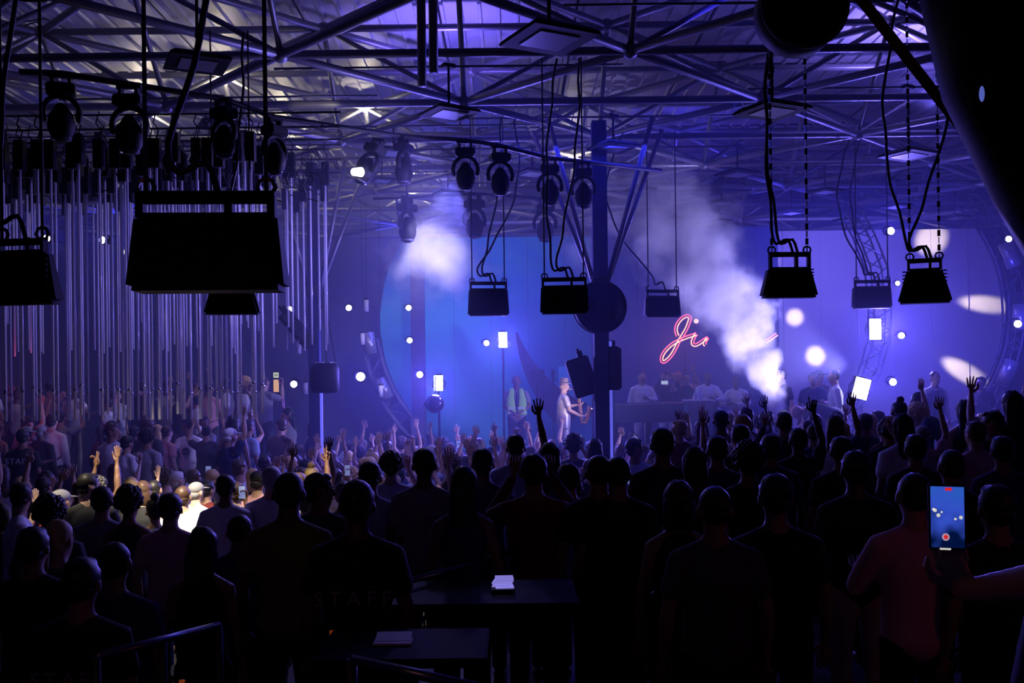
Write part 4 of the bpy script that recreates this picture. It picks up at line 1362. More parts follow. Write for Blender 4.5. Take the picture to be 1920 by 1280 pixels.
# dark figures near the camera, placed one by one
FG = [
    (35, 903, 8.6, 'turn_l', 'short', 'black', 'white', 'navy', 1, 'bearded person in white T-shirt seen side-on near the picture edge', -60),
    (92, 932, 7.8, 'still', 'curly', 'black', 'charcoal', 'black', 0, 'person with round curly black hair beside the white T-shirt person', 10),
    (60, 985, 6.0, 'still', 'short', 'black', 'black', 'black', 0, 'black clothed person lowest in the corner under the curly head', 0),
    (108, 972, 6.6, 'still_f', 'pony', 'blond', 'charcoal', 'black', 1, 'person with blond ponytail between two dark heads', -15),
    (190, 910, 7.6, 'still', 'short', 'black', 'grey', 'navy', 1, 'short dark haired person in grey shirt below the lit crowd strip', 5),
    (241, 914, 7.2, 'still_f', 'curly', 'black', 'black', 'black', 0, 'person with big dark hair right next to the grey shirt person', 0),
    (318, 922, 6.9, 'still', 'short', 'black', 'pink', 'black', 1, 'broad back in dusty pink shirt under the lit crowd strip', 0),
    (290, 932, 8.6, 'still_f', 'bun', 'black', 'light blue', 'navy', 1, 'person with small dark bun behind the dusty pink shirt', 20),
    (212, 1010, 5.6, 'still', 'crop', 'black', 'navy', 'black', 0, 'dark round head low in front of the dusty pink shirt', 0),
    (150, 1042, 4.6, 'still', 'short', 'black', 'black', 'black', 0, 'biggest dark head low in the bottom corner, lettering on the back', 0),
    (422, 888, 7.6, 'still', 'short', 'black', 'white', 'black', 0, 'dark haired person in pale T-shirt before the olive shirt man', 0),
    (448, 960, 6.8, 'still', 'crop', 'black', 'navy', 'black', 0, 'dark head close beside the olive shirt elbow', 0),
    (378, 985, 6.3, 'still_f', 'long', 'black', 'black', 'black', 0, 'long dark haired person between pink and olive shirts', 0),
    (540, 879, 6.1, 'still', 'crop', 'black', 'olive', 'black', 3, 'broad man in olive shirt, cropped black hair, back turned', 0),
    (598, 884, 7.5, 'turn', 'short', 'black', 'charcoal', 'black', 0, 'dark haired person in charcoal shirt next to the olive shirt man', 0),
    (668, 897, 5.7, 'still', 'short', 'black', 'black', 'black', 3, 'staff member in black T-shirt with faint letters across the back', 0),
    (693, 863, 8.4, 'still', 'short', 'black', 'light blue', 'navy', 0, 'dark head over light blue shirt behind the staff member', 0),
    (736, 886, 8.8, 'still_f', 'bob', 'black', 'charcoal', 'black', 1, 'person with dark bob by the brightly lit white shirt', 0),
    (795, 838, 7.4, 'still', 'short', 'black', 'grey', 'black', 3, 'tall person in loose grey T-shirt standing alone at the centre gap', 0),
    (868, 872, 7.0, 'still_f', 'long', 'black', 'navy', 'black', 0, 'long haired dark figure in navy beside the grey T-shirt', 0),
    (905, 838, 8.8, 'still', 'short', 'black', 'navy', 'black', 0, 'dark head under the raised hand with spread fingers', 0),
    (967, 812, 8.9, 'rup', 'short', 'black', 'light blue', 'black', 0, 'light blue shirted person with one arm up below the guard', 0),
    (1000, 848, 6.4, 'film', 'short', 'black', 'dark red', 'black', 0, 'person in dark red shirt lifting both hands before the face', 0),
    (1030, 828, 8.6, 'still_f', 'long', 'black', 'navy', 'black', 1, 'long haired person right below the saxophone player', 0),
    (1066, 866, 8.2, 'still', 'short', 'black', 'light blue', 'black', 1, 'person in pale blue T-shirt near the column foot', 0),
    (1122, 848, 6.2, 'still', 'crop', 'black', 'black', 'black', 0, 'large cropped dark head in front of the fan column', 0),
    (1158, 850, 7.4, 'still', 'crop', 'black', 'black', 'black', 0, 'slightly smaller cropped head touching the large one', 0),
    (1242, 800, 7.4, 'still', 'short', 'black', 'black', 'black', 0, 'tall dark head and shoulders before the booth counter', 0),
    (1075, 782, 11.5, 'phone', 'curly', 'black', 'black', 'black', 0, 'curly dark head over the saxophone player legs', 0),
    (1115, 790, 11.0, 'still_f', 'long', 'black', 'black', 'black', 1, 'long dark haired person left of the lit column edge', 0),
    (1190, 795, 11.0, 'turn', 'short', 'black', 'light blue', 'black', 0, 'blue shirted person turned aside below the white trousers', 0),
    (1272, 898, 6.2, 'still_f', 'bob', 'black', 'black', 'black', 0, 'dark bobbed head low under the tall dark head', 0),
    (1302, 835, 7.8, 'still_f', 'long', 'black', 'black', 'black', 0, 'long haired silhouette beside the tall dark head', 0),
    (1345, 815, 8.6, 'still', 'short', 'black', 'navy', 'black', 0, 'dark head below the smoke with navy shoulders', 0),
    (1404, 832, 7.2, 'still', 'curly', 'black', 'black', 'black', 0, 'curly dark silhouette under the smoke foot', 0),
    (1470, 770, 11.0, 'film', 'short', 'black', 'black', 'black', 0, 'tall dark head straight under the smoke foot', 0),
    (1445, 812, 8.2, 'still', 'short', 'black', 'navy', 'black', 0, 'dark round head a step nearer than the smoke foot one', 0),
    (1497, 800, 8.0, 'point', 'short', 'black', 'black', 'black', 3, 'dark figure with index finger pointing up beside the crouching man', 0),
    (1527, 790, 10.6, 'still', 'crop', 'black', 'navy', 'black', 0, 'rim lit cropped head under the crouching man', 0),
    (1577, 816, 7.1, 'still', 'short', 'black', 'black', 'black', 0, 'large dark head under the white shirt man', 0),
    (1568, 789, 10.8, 'rup', 'short', 'black', 'navy', 'black', 0, 'dark figure raising an open hand before the white shirt man', 0),
    (1622, 773, 10.2, 'still', 'short', 'black', 'black', 'black', 0, 'dark head under the tilted strobe', 0),
    (1668, 786, 8.8, 'still', 'curly', 'black', 'black', 'black', 0, 'wide curly head right of the tilted strobe', 0),
    (1686, 750, 10.6, 'still', 'bun', 'black', 'black', 'black', 0, 'dark head with high crown near the lattice tower foot', 0),
    (1722, 731, 11.4, 'still', 'crop', 'black', 'black', 'black', 0, 'tallest flat topped dark head before the waiter', 0),
    (1717, 812, 7.3, 'still', 'short', 'black', 'black', 'black', 0, 'big dark head under the flat topped one', 0),
    (1605, 842, 5.1, 'still', 'short', 'black', 'black', 'beige', 3, 'person in black T-shirt and beige trousers in the dark foreground', 0),
    (1808, 748, 10.0, 'still_f', 'long', 'black', 'black', 'black', 1, 'long haired person with a lit edge in front of the ring truss', 0),
    (1785, 838, 7.0, 'still', 'crop', 'black', 'black', 'black', 0, 'cropped head above the bright phone', 0),
    (1880, 815, 8.2, 'still', 'short', 'black', 'navy', 'black', 0, 'dark head with light rim beyond the phone', 0),
    (1860, 768, 9.6, 'turn_l', 'short', 'black', 'black', 'black', 0, 'dark head leaning near the ring truss foot', 0),
    (1898, 690, 12.4, 'lup', 'long', 'black', 'black', 'black', 1, 'tall long haired person arm raised at the picture edge by the ring', 0),
    (1715, 880, 5.6, 'still_l', 'crop', 'black', 'pink', 'black', 1, 'person in dim rose shirt partly behind the bright phone', 0),
    (1455, 885, 5.9, 'still', 'short', 'black', 'black', 'black', 0, 'shadowy figure beside the beige trousers person', 0),
    (1340, 905, 5.6, 'still', 'crop', 'black', 'charcoal', 'black', 0, 'shadowy figure under the smoke in charcoal shirt', 0),
    (1870, 905, 5.6, 'still', 'short', 'black', 'black', 'black', 0, 'shadowy figure beyond the phone holding hand', 0),
]
for row in FG:
    px, py, d, pose, hair, hcol, shirt, legs, skin, label = row[:10]
    rz = row[10] if len(row) > 10 else 0
    who(px, py, d, pose, hair, hcol, shirt, legs, skin, label, rz, .93 if pose.endswith('_f') else 1.0)

# people caught in the white spot light and on the terrace, one by one
MIDP = [
    (402, 795, 0, 0), ]
LIT = [
    (167, 885, 9.8, 'turn', 'short', 'black', 'charcoal', 'black', 2, 'bearded person with lit cheek at the near end of the lit strip', 20),
    (211, 868, 11.0, 'turn_f', 'long', 'brown', 'black', 'black', 2, 'long haired person in profile rising over the lit strip', -30),
    (243, 893, 10.6, 'turn_f', 'long', 'blond', 'charcoal', 'black', 2, 'blond person turned aside in the brightest light', -40),
    (268, 900, 10.2, 'still_f', 'bob', 'brown', 'black', 'black', 2, 'brown bobbed head beside the blond person in the light', 0),
    (288, 897, 10.8, 'still', 'crop', 'black', 'white', 'black', 1, 'cropped head with white collar in the brightest light', 0),
    (312, 880, 11.2, 'turn', 'curly', 'brown', 'grey', 'black', 2, 'curly brown haired person glowing in the spot light', 25),
    (333, 882, 11.4, 'turn', 'short', 'grey', 'white', 'black', 2, 'grey haired person in white shirt glowing in the spot light', 30),
    (362, 878, 10.9, 'film', 'short', 'brown', 'white', 'black', 2, 'person holding up a phone in both hands in the spot light', 0),
    (398, 878, 11.6, 'still', 'short', 'blond', 'charcoal', 'black', 2, 'fair haired person at the far end of the spot light', 10),
    (342, 908, 9.8, 'still', 'crop', 'brown', 'white', 'black', 1, 'brown head just under the spot lit phone', 0),
    (150, 900, 10.8, 'lup', 'pony', 'brown', 'grey', 'black', 1, 'grey shirted person lifting a bent arm left of the lit strip', 10),
    (80, 893, 11.0, 'bothup', 'short', 'black', 'beige', 'black', 1, 'person in beige shirt with both hands high above the curly head', 0),
    (545, 853, 11.8, 'still', 'short', 'blond', 'navy', 'black', 2, 'fair head glowing above the olive shirt man', 0),
    (572, 858, 11.6, 'still', 'cap', 'black', 'charcoal', 'black', 1, 'capped head next to the fair glowing one', 0),
    (508, 872, 10.4, 'still', 'short', 'grey', 'white', 'black', 2, 'grey haired person in white shirt left of the olive shirt', 0),
    (495, 850, 12.0, 'still', 'crop', 'black', 'grey', 'black', 0, 'cropped head in grey shirt behind the grey haired person', 0),
    (566, 875, 10.4, 'still_f', 'bob', 'brown', 'black', 'black', 2, 'brown bobbed head between olive shirt and small phone', 0),
    (628, 876, 10.2, 'phone', 'short', 'black', 'beige', 'black', 2, 'person holding a small lit phone screen up', 0),
    (692, 853, 10.4, 'still', 'crop', 'blond', 'light blue', 'black', 2, 'nearly bald lit head behind the dark head', 0),
    (733, 850, 10.2, 'phone', 'curly', 'brown', 'white', 'black', 2, 'curly haired person in blazing white shirt', 0),
    (808, 832, 12.4, 'still', 'crop', 'grey', 'grey', 'black', 2, 'white haired head shining past the grey T-shirt person', 0),
    (845, 853, 10.4, 'turn_f', 'curly', 'brown', 'black', 'black', 1, 'person in profile with reddish brown curls', 0),
    (355, 785, 14.3, 'turn', 'curly', 'black', 'white', 'black', 0, 'person in white T-shirt with dark skull print on the terrace', 170),
    (385, 778, 14.9, 'turn_l', 'short', 'black', 'grey', 'black', 0, 'bearded person in grey shirt beside the skull print shirt', 150),
    (430, 800, 14.6, 'rup', 'cap', 'white', 'navy', 'black', 1, 'person in pale cap reaching one arm forward on the terrace', -40),
    (210, 792, 14.4, 'still', 'curly', 'black', 'white', 'navy', 0, 'dark head over white T-shirt bending on the terrace', -30),
    (236, 815, 14.0, 'still', 'short', 'black', 'white', 'black', 1, 'person in white shirt below the bending one', -30),
    (275, 805, 14.6, 'still', 'curly', 'black', 'grey', 'black', 0, 'dark haired person in pale sleeve near the skull print shirt', -20),
    (42, 803, 15.0, 'still', 'short', 'black', 'black', 'black', 0, 'staff member in black T-shirt with pale STAFF lettering on the back', 0),
    (20, 722, 18.6, 'still', 'cap', 'dark red', 'black', 'black', 1, 'person in bright red cap at the picture edge', 0),
    (425, 708, 19.2, 'turn', 'short', 'black', 'white', 'black', 1, 'person in white long shirt high on the terrace', 100),
    (466, 715, 19.6, 'turn', 'bun', 'black', 'white', 'black', 1, 'person in white blouse next to the terrace column', 60),
    (368, 740, 18.2, 'turn_l', 'short', 'black', 'white', 'black', 1, 'person in white shirt mid terrace behind the tubes', -60),
    (203, 745, 18.0, 'still', 'short', 'black', 'white', 'black', 0, 'white shirted person behind the tubes near the red cap', 90),
    (279, 760, 17.8, 'turn', 'short', 'black', 'striped', 'black', 1, 'person in patterned pale shirt behind the tubes', 120),
    (112, 768, 17.8, 'bothup', 'short', 'black', 'grey', 'black', 1, 'person with lit raised arms behind the leftmost tubes', 0),
    (540, 762, 16.4, 'turn_f', 'long', 'black', 'grey', 'black', 1, 'long haired person in grey top beside the terrace column', 70),
    (585, 790, 15.2, 'still_f', 'bob', 'black', 'navy', 'black', 1, 'bare backed person in front of the terrace column', -40),
    (467, 785, 15.0, 'turn_f', 'long', 'black', 'white', 'black', 1, 'long haired person in white top left of the terrace column', 40),
]
skull_p = staff_p = None
for px, py, d, pose, hair, hcol, shirt, legs, skin, label, rz in LIT:
    t, loc, s = who(px, py, d, pose, hair, hcol, shirt, legs, skin, label, rz, .94 if pose.endswith('_f') else 1.0)
    if 'skull' in label and px == 355: skull_p = t
    if 'STAFF' in label: staff_p = t

# the crowd between them
LAND = [(0, 'at the picture edge under the tubes'), (150, 'under the ring yoke lamp'), (300, 'under the largest speaker'), (440, 'left of the terrace column'), (560, 'below the drum speaker'),
        (660, 'below the ring truss arc'), (740, 'below the indigo pillar'), (800, 'below the small leaning strobe'), (870, 'near the guard'), (955, 'right under the guard'),
        (1010, 'under the saxophone player'), (1085, 'at the fan column'), (1150, 'past the fan column'), (1200, 'below the booth worktop'), (1270, 'below the grey counter'),
        (1330, 'below the seated man'), (1400, 'under the smoke foot'), (1470, 'below the crouching man'), (1560, 'below the white shirt man'), (1630, 'below the lattice tower'), (1700, 'below the waiter'),
        (1790, 'at the ring truss foot')]
used_labels = {}
cnt = 0
pts = []
y = 9.3
while y < 19.0:
    half = 0.53 * y + .3
    x = -half + R.uniform(0, .4)
    while x < half:
        px_, py_ = x + R.uniform(-.16, .16), y + R.uniform(-.2, .2)
        pts.append((px_, py_))
        x += .66 if y < 14 else .6
    y += .68
R.shuffle(pts)
pts.sort(key=lambda q: 0 if (q[0] < .5 and q[1] > 12) or q[1] > 13.8 else 1)
rows_txt = [(10.2, 'nearest row'), (11.0, 'second row'), (11.8, 'third row'), (12.6, 'fourth row'), (13.4, 'fifth row'), (14.2, 'sixth row'), (15.0, 'seventh row'), (15.8, 'eighth row'),
            (16.6, 'ninth row'), (17.4, 'tenth row'), (18.2, 'second row from stage'), (99, 'row touching the stage')]
for x, y in pts:
    if cnt >= 205: break
    fz = floor_z(x, y)
    if x >= 3.0 and y > 14.7: continue
    if x > -1.6 and y > 18.6: continue
    if x < -3.2 and y > 13.2 and R.random() < .35: continue
    if 1.4 < x < 1.9 and 8.6 < y < 14.2: continue
    if any(abs(y - e) < .35 and x < q + .3 for e, q in ((13.6, -3.4), (17.4, -4.4))): continue
    if abs(x - 1.29) < .5 and abs(y - 14.5) < .5 or abs(x + 3.37) < .6 and abs(y - 17) < .6: continue
    mind = .44
    if any((x - a) ** 2 + (y - b_) ** 2 < mind ** 2 for a, b_ in PEOPLE): continue
    near_front = y > 14
    pr = R.random()
    if near_front and x < 1.2 and x > -3.3:
        pose = R.choice(['rup', 'bothup', 'bothup_f', 'point', 'fist', 'lup', 'phone', 'still', 'peace', 'film'])
    else:
        pose = R.choice(['still', 'still', 'still_f', 'still_l', 'turn', 'turn_l', 'turn_f', 'lup', 'phone', 'rup', 'still', 'peace', 'bothup_f' if x < 0 else 'still'])
    fem = pose.endswith('_f')
    hair = R.choice(['long', 'bun', 'bob', 'pony', 'curly']) if fem else R.choice(['short', 'short', 'crop', 'curly', 'cap', 'long'])
    hc = R.choice(['black', 'black', 'brown', 'brown', 'blond']) if hair != 'cap' else R.choice(['black', 'white', 'grey', 'navy'])
    shirt = R.choice(['black', 'white', 'grey', 'navy', 'charcoal', 'light blue', 'white', 'dark red', 'olive', 'pink', 'brown', 'striped'])
    q = proj((x, y, fz + 1.7))
    if not (-40 < q[0] < 1960): continue
    land = [t_ for a, t_ in LAND if q[0] >= a][-1] if q[0] >= 0 else LAND[0][1]
    row = next(t_ for e, t_ in rows_txt if y < e)
    ht = HTXT[hair].format(hc) if hair != 'cap' else 'a ' + hc + ' cap'
    lab = '%s shirt, %s, %s, %s, %s' % (shirt, ht.replace('a ', '') if hair != 'cap' else hc + ' cap', PTXT[pose], land, row)
    wds = lab.split()
    if len(wds) > 16: lab = '%s shirt, %s, %s, %s' % (shirt, ht.replace('a ', ''), PTXT[pose], land)
    if len(lab.split()) > 16: lab = '%s shirt, %s, %s' % (shirt, PTXT[pose], land)
    rz = R.gauss(0, .25) + (.25 if x > 4 else 0) + (-.3 if x < -4 else 0)
    put_person(pose, (x, y, fz), rz, R.uniform(.93, 1.06), hair, hc, shirt, R.choice(['black', 'navy', 'charcoal', 'grey']), R.choice([0, 1, 1, 2, 2, 3]), lab, 'crowd on the dance floor', .94 if fem else 1.0)
    cnt += 1

# ------------------------------------------------------------------ people on the stage
def stage_person(px, py, d, m, hair, hcol, shirt, legs, skin, label, rz, z=None, scale=None):
    p = P(px, py, d)
    fz = floor_z(p.x, d) if z is None else z
    s = scale or max(.9, min(1.08, (p.z - fz) / 1.765))
    return put_person(m, (p.x, d, fz), math.radians(rz), s, hair, hcol, shirt, legs, skin, label, None, 1.0, 'shoes'), s


# saxophone player: faces +x side of the picture (right), arms bent to the horn
sax = build_person('sax', left=((-.24, .1, 1.2), (-.06, .3, 1.24), (.3, 1, .1), 'grip'), right=((.27, .06, 1.14), (.1, .33, 1.02), (-.2, 1, 0), 'grip'), hem=.78, fat=1.15, voxel=.014)
SHINE = mat('silver_print', (.55, .52, .6), .35, .3, var=.6, scale=9)
t_sax, s_sax = stage_person(1056, 712, 20.0, sax, 'hat', 'beige', SHINE, SHINE, 2, 'saxophone player in brimmed hat and shiny grey patterned outfit', -78)
b = MB(); b.loft([(0, .0, .075), (0, 0, .09)], [.094, .093], n=18, cap=False); o = b.build('hat_band', CM['black'], t_sax, smooth=True, loc=sax['hd'])
# beard
b = MB(); b.loft([(0, .06, -.09), (0, .085, -.1)], [.05, .03], [.035, .02], n=8, wax=(1, 0, 0)); b.build('beard', HAIRS['brown'], t_sax, smooth=True, loc=sax['hd'])
BRASS = mat('brass', (.9, .5, .22), .22, 1.0)
t = thing('saxophone', 'golden saxophone in the hands of the hatted player', 'saxophone', t_sax.location, t_sax.rotation_euler)
t.scale = t_sax.scale
b = MB()
b.loft([(0, .13, 1.57), (0, .2, 1.575), (0, .27, 1.56), (0, .3, 1.5)], [.008, .009, .011, .013], n=8); b.build('neck_pipe', BRASS, t, smooth=True)
b = MB(); b.loft([(0, .3, 1.5), (.0, .33, 1.3), (0, .36, 1.05), (0, .38, .93)], [.014, .022, .032, .036], n=10); b.build('body_pipe', BRASS, t, smooth=True)
b = MB(); b.loft([(0, .38, .93), (0, .41, .87), (0, .47, .87), (0, .5, .94), (0, .53, 1.05), (0, .56, 1.15), (0, .585, 1.18)], [.036, .042, .046, .05, .056, .066, .09], n=14, cap=False); b.build('bell', BRASS, t, smooth=True)
b = MB()
for k in range(9):
    z = 1.42 - k * .055; b.loft([(.02, .315 + k * .007, z), (.045, .315 + k * .007, z)], [.013, .013], n=8)
    b.box((.03, .34 + k * .006, z - .02), (.01, .03, .05))
b.build('keys', BRASS, t, kind='stuff')
b = MB(); b.loft([(0, .08, 1.565), (0, .14, 1.572)], [.007, .01], n=7); b.build('mouthpiece', BLACK, t, smooth=True)

# guard in hi-vis vest, faces the camera
gd = build_person('guard', left='front', right='front', voxel=.014)
t_g, s_g = stage_person(968, 702, 20.2, gd, 'crop', 'black', 'grey', 'black', 0, 'security guard in lime reflective vest standing beside the saxophone player', 180)
HV = mat('lime_vest', (.45, .95, .2), .7, var=.05)
b = MB()
for s in (-1, 1):
    b.loft([(s * .09, .14, 1.0), (s * .1, .135, 1.15), (s * .11, .15, 1.32), (s * .09, .1, 1.45), (s * .085, 0, 1.49)], [.075, .075, .06, .045, .04], [.018] * 5, n=10, wax=(1, 0, 0))
    b.loft([(s * .165, .04, 1.0), (s * .16, .04, 1.3)], [.06, .05], [.03, .03], n=8, wax=(0, 1, 0))
b.box((0, -.13, 1.2), (.32, .02, .42))
b.build('vest', HV, t_g, smooth=True)
for z in (1.03, 1.12):
    b = MB()
    for s in (-1, 1): b.box((s * .09, .16, z), (.15, .008, .03))
    b.build('reflective_band', mat('reflective', (.8, .85, .8), .3), t_g)
b = MB(); b.box((0, .146, 1.25), (.035, .01, .32), taper=(.6, 1)); b.build('necktie', CM['black'], t_g)

wht = build_person('wht', left=((-.26, .06, 1.17), (-.1, .26, 1.2), (.6, .5, .2), 'grip'), right='down', sleeve='long', hem=.86, voxel=.016)
stage_person(1203, 682, 21.8, wht, 'crop', 'black', 'white', 'white', 1, 'man in loose white shirt and white trousers behind the booth', 180, 1.1, 1.08)
clap = build_person('clap', left='upbent', right='phone', sleeve='none', gender='f', head_yaw=.7, voxel=.016)
stage_person(1250, 692, 22.6, POSES['film'], 'long', 'black', 'black', 'white', 1, 'woman in black top holding a lit phone on stage', 175, 1.1)
stage_person(1272, 686, 23.0, clap, 'long', 'black', 'black', 'black', 1, 'woman in black with raised bare arms behind the booth', 190, 1.1)
stage_person(1287, 690, 22.4, clap, 'bun', 'black', 'black', 'black', 1, 'woman in black clapping next to the seated man', 150, 1.1)
b = MB(); b.box((0, 0, 0), (.15, .01, .08)); tag(b.build('phone', mat('phone_white', (.7, .75, .8), emit=(.6, .7, .8), es=.5), loc=P(1246, 717, 22.2)), 'white phone held by the woman in black on stage', 'phone')
SIT = dict(pelvis=(0, 0, .62), chest=(0, .05, .99), neck=(0, .07, 1.13), head=(0, .1, 1.28), **{'knee-1': (-.16, .45, .6), 'knee1': (.16, .45, .6), 'ankle-1': (-.14, .42, .12), 'ankle1': (.14, .42, .12)})
sit = build_person('sit', left=((-.3, .2, .82), (-.1, .42, .82), (.5, .5, .1), 'grip'), right=((.3, .2, .82), (.1, .42, .82), (-.5, .5, .1), 'grip'), sleeve='long', J=SIT, hem=.88, voxel=.016)


def seated(px, py, d, rz, hair, label, legs='white'):
    p = P(px, py, d)
    z = p.z - 1.4
    z = max(z, 1.12)
    stool = thing('bar_stool', 'dark stool under the ' + label, 'stool', (p.x, d, floor_z(p.x, d)))
    hz = z + .5 - stool.location.z
    b = MB(); b.loft([(0, 0, hz - .04), (0, 0, hz)], [.2, .2], n=14, cap=False); b.build('seat', CASE, stool, smooth=True)
    for k in range(4):
        a = k * PI / 2 + .7
        b = MB(); b.tube((.12 * math.cos(a), .12 * math.sin(a), hz - .04), (.2 * math.cos(a), .2 * math.sin(a), 0), .014, 6); b.build('leg', CASE, stool)
    t = put_person(sit, (p.x, d, z), math.radians(rz), 1.0, hair, 'black', 'white', legs, 0, label, None, 1.0, 'shoes')
    return t


seated(1325, 697, 20.9, 180, 'crop', 'seated man in white shirt with clasped hands')
seated(1383, 705, 20.8, 150, 'crop', 'second seated man in white, half covered by smoke')
dk = build_person('dk', left='fwd', right='down', fat=1.08, voxel=.016)
stage_person(1524, 697, 17.8, dk, 'short', 'black', 'navy', 'black', 1, 'bearded man in navy T-shirt facing the crowd on stage', 165)
stage_person(1537, 692, 18.4, POSES['turn_l'], 'cap', 'black', 'grey', 'black', 2, 'man in dark cap right behind the navy T-shirt man', 140)
wm = build_person('wm', left='down', right=((.24, -.08, 1.17), (.2, .1, .98), (0, .6, -.5), 'relaxed'), sleeve='long', voxel=.014)
stage_person(1566, 691, 16.7, wm, 'crop', 'black', 'white', 'navy', 1, 'man in open white shirt in profile beside the tilted strobe', 80)
stage_person(1466, 690, 17.6, POSES['still'], 'short', 'black', 'black', 'black', 1, 'man in black T-shirt at the edge of the smoke', 110)
LEAN = dict(pelvis=(0, -.1, .95), chest=(0, .28, 1.08), neck=(0, .42, 1.07), head=(0, .55, 1.03))
lean = build_person('lean', left=((-.24, .42, .85), (-.1, .55, .7), (0, .5, -1), 'grip'), right=((.24, .42, .85), (.1, .55, .7), (0, .5, -1), 'grip'), J=LEAN, fat=1.15, hem=.95, head_pitch=-.7, voxel=.016)
p = P(1560, 752, 16.2)
put_person(lean, (p.x, 16.2, 1.2), math.radians(80), 1.0, 'bald', 'black', 'charcoal', 'black', 2, 'bald man bending forward in charcoal top below the white shirt man', None, 1.0, 'shoes')
wt = build_person('wt', left='down', right=((.36, .02, 1.17), (.48, .16, 1.0), (.3, .4, -.6), 'relaxed'), sleeve='long', voxel=.014)
t_w, s_w = stage_person(1752, 694, 16.6, wt, 'crop', 'black', 'white', 'black', 1, 'waiter in white shirt, dark waistcoat and tie before the ring truss', 195)
b = MB(); b.loft([(0, 0, .95), (0, 0, 1.1), (0, 0, 1.3), (0, 0, 1.42)], [.185, .178, .19, .13], [.138, .135, .145, .12], n=16, wax=(1, 0, 0), cap=False); b.build('waistcoat', CM['navy'], t_w, smooth=True)
b = MB(); b.box((0, .15, 1.33), (.03, .012, .16)); b.build('necktie', CM['black'], t_w)
stage_person(1838, 708, 17.4, POSES['turn'], 'short', 'black', 'black', 'black', 0, 'dim figure in black behind the waiter arm', 160)

# small phones held in the crowd
SCR = mat('phone_screen', (.4, .5, .9), emit=(.35, .42, .85), es=.35)
HOLD = [o for o in bpy.data.objects if o.get('pose') in ('phone', 'film')]
for px, py, tail in ((628, 872, 'over the lit strip'), (371, 884, 'held in the spot light'), (898, 818, 'near the raised fingers'), (1062, 810, 'below the saxophone player'),
                     (1160, 812, 'past the fan column'), (438, 860, 'on the far side of the lit strip'), (1440, 790, 'under the smoke foot')):
    o = min(HOLD, key=lambda q: math.hypot(*(Vector(proj(q.matrix_basis @ Vector((.1, .34, 1.7)))) - Vector((px, py)))))
    HOLD.remove(o)
    t = thing('phone', 'small lit phone ' + tail, 'phone', o.matrix_basis @ Vector((.09, .345, 1.70)), o.rotation_euler)
    b = MB(); b.box((0, 0, 0), (.072, .01, .14)); b.build('case', CASE, t, bevel=.004)
    b = MB(); b.box((0, -.007, 0), (.066, .003, .128)); b.build('screen', SCR, t)

# big phone recording video near the camera
d = 2.2
t = thing('phone', 'large bright phone recording the show in the dark corner', 'phone', P(1775, 969, d), (math.radians(-6), math.radians(2), math.radians(-4)))
W, H = 68 / F * d, 122 / F * d
b = MB(); b.box((0, 0, 0), (W, .009, H)); b.build('case', BLACK, t, bevel=.003)


def screen_mat():
    m = bpy.data.materials.new('video_screen')
    m.use_nodes = True
    nt = m.node_tree
    bs = nt.nodes['Principled BSDF']
    bs.inputs['Base Color'].default_value = (.01, .01, .02, 1)
    bs.inputs['Emission Strength'].default_value = 1.0
    tc = nt.nodes.new('ShaderNodeTexCoord')
    n = nt.nodes.new('ShaderNodeTexNoise'); n.inputs['Scale'].default_value = 22; n.inputs['Detail'].default_value = 1
    nt.links.new(tc.outputs['Object'], n.inputs['Vector'])
    sp = nt.nodes.new('ShaderNodeSeparateXYZ'); nt.links.new(tc.outputs['Object'], sp.inputs[0])
    a = nt.nodes.new('ShaderNodeMath'); a.operation = 'MULTIPLY_ADD'; nt.links.new(sp.outputs[2], a.inputs[0]); a.inputs[1].default_value = 6; nt.links.new(n.outputs['Fac'], a.inputs[2])
    cr = nt.nodes.new('ShaderNodeValToRGB')
    e = cr.color_ramp.elements
    e[0].position = .22; e[0].color = (.0, .005, .04, 1)
    e[1].position = .95; e[1].color = (.02, .09, .45, 1)
    x = cr.color_ramp.elements.new(.58); x.color = (.03, .07, .5, 1)
    nt.links.new(a.outputs[0], cr.inputs[0])
    nt.links.new(cr.outputs[0], bs.inputs['Emission Color'])
    return m


b = MB(); b.box((0, -.0052, 0), (W * .9, .001, H * .93)); b.build('screen', screen_mat(), t)
sc = lambda px, py: Vector(((px - 1775) / F * d, -.0062, (969 - py) / F * d))
WD = mat('screen_white', (1, 1, 1), emit=(.75, .75, .65), es=.75)
RD = mat('screen_red', (1, 0, 0), emit=(.7, .02, .03), es=.8)
b = MB()
for px, py, r in ((1752, 957, 3.4), (1758, 966, 3.6), (1799, 969, 3.4), (1789, 972, 2.4), (1749, 955, 2.4), (1764, 960, 2)):
    b.loft([sc(px, py), sc(px, py) - Vector((0, .0006, 0))], [r / F * d] * 2, n=10, cap=False)
b.build('bright_spot', WD, t, kind='stuff')
b = MB(); b.loft([sc(1771, 1006), sc(1771, 1006) - Vector((0, .0004, 0))], [7 / F * d] * 2, n=18, cap=False); b.build('record_ring', mat('screen_grey', (1, 1, 1), emit=(.4, .3, .4), es=.8), t)
b = MB(); b.loft([sc(1771, 1006) - Vector((0, .0006, 0)), sc(1771, 1006) - Vector((0, .001, 0))], [4 / F * d] * 2, n=14, cap=False); b.build('record_button', RD, t)
b = MB(); b.box(sc(1777, 917), (12 / F * d, .001, 6 / F * d)); b.build('record_mark', RD, t)
b = MB(); b.box(sc(1770, 1028), (20 / F * d, .001, 3.4 / F * d)); b.build('home_bar', WD, t)
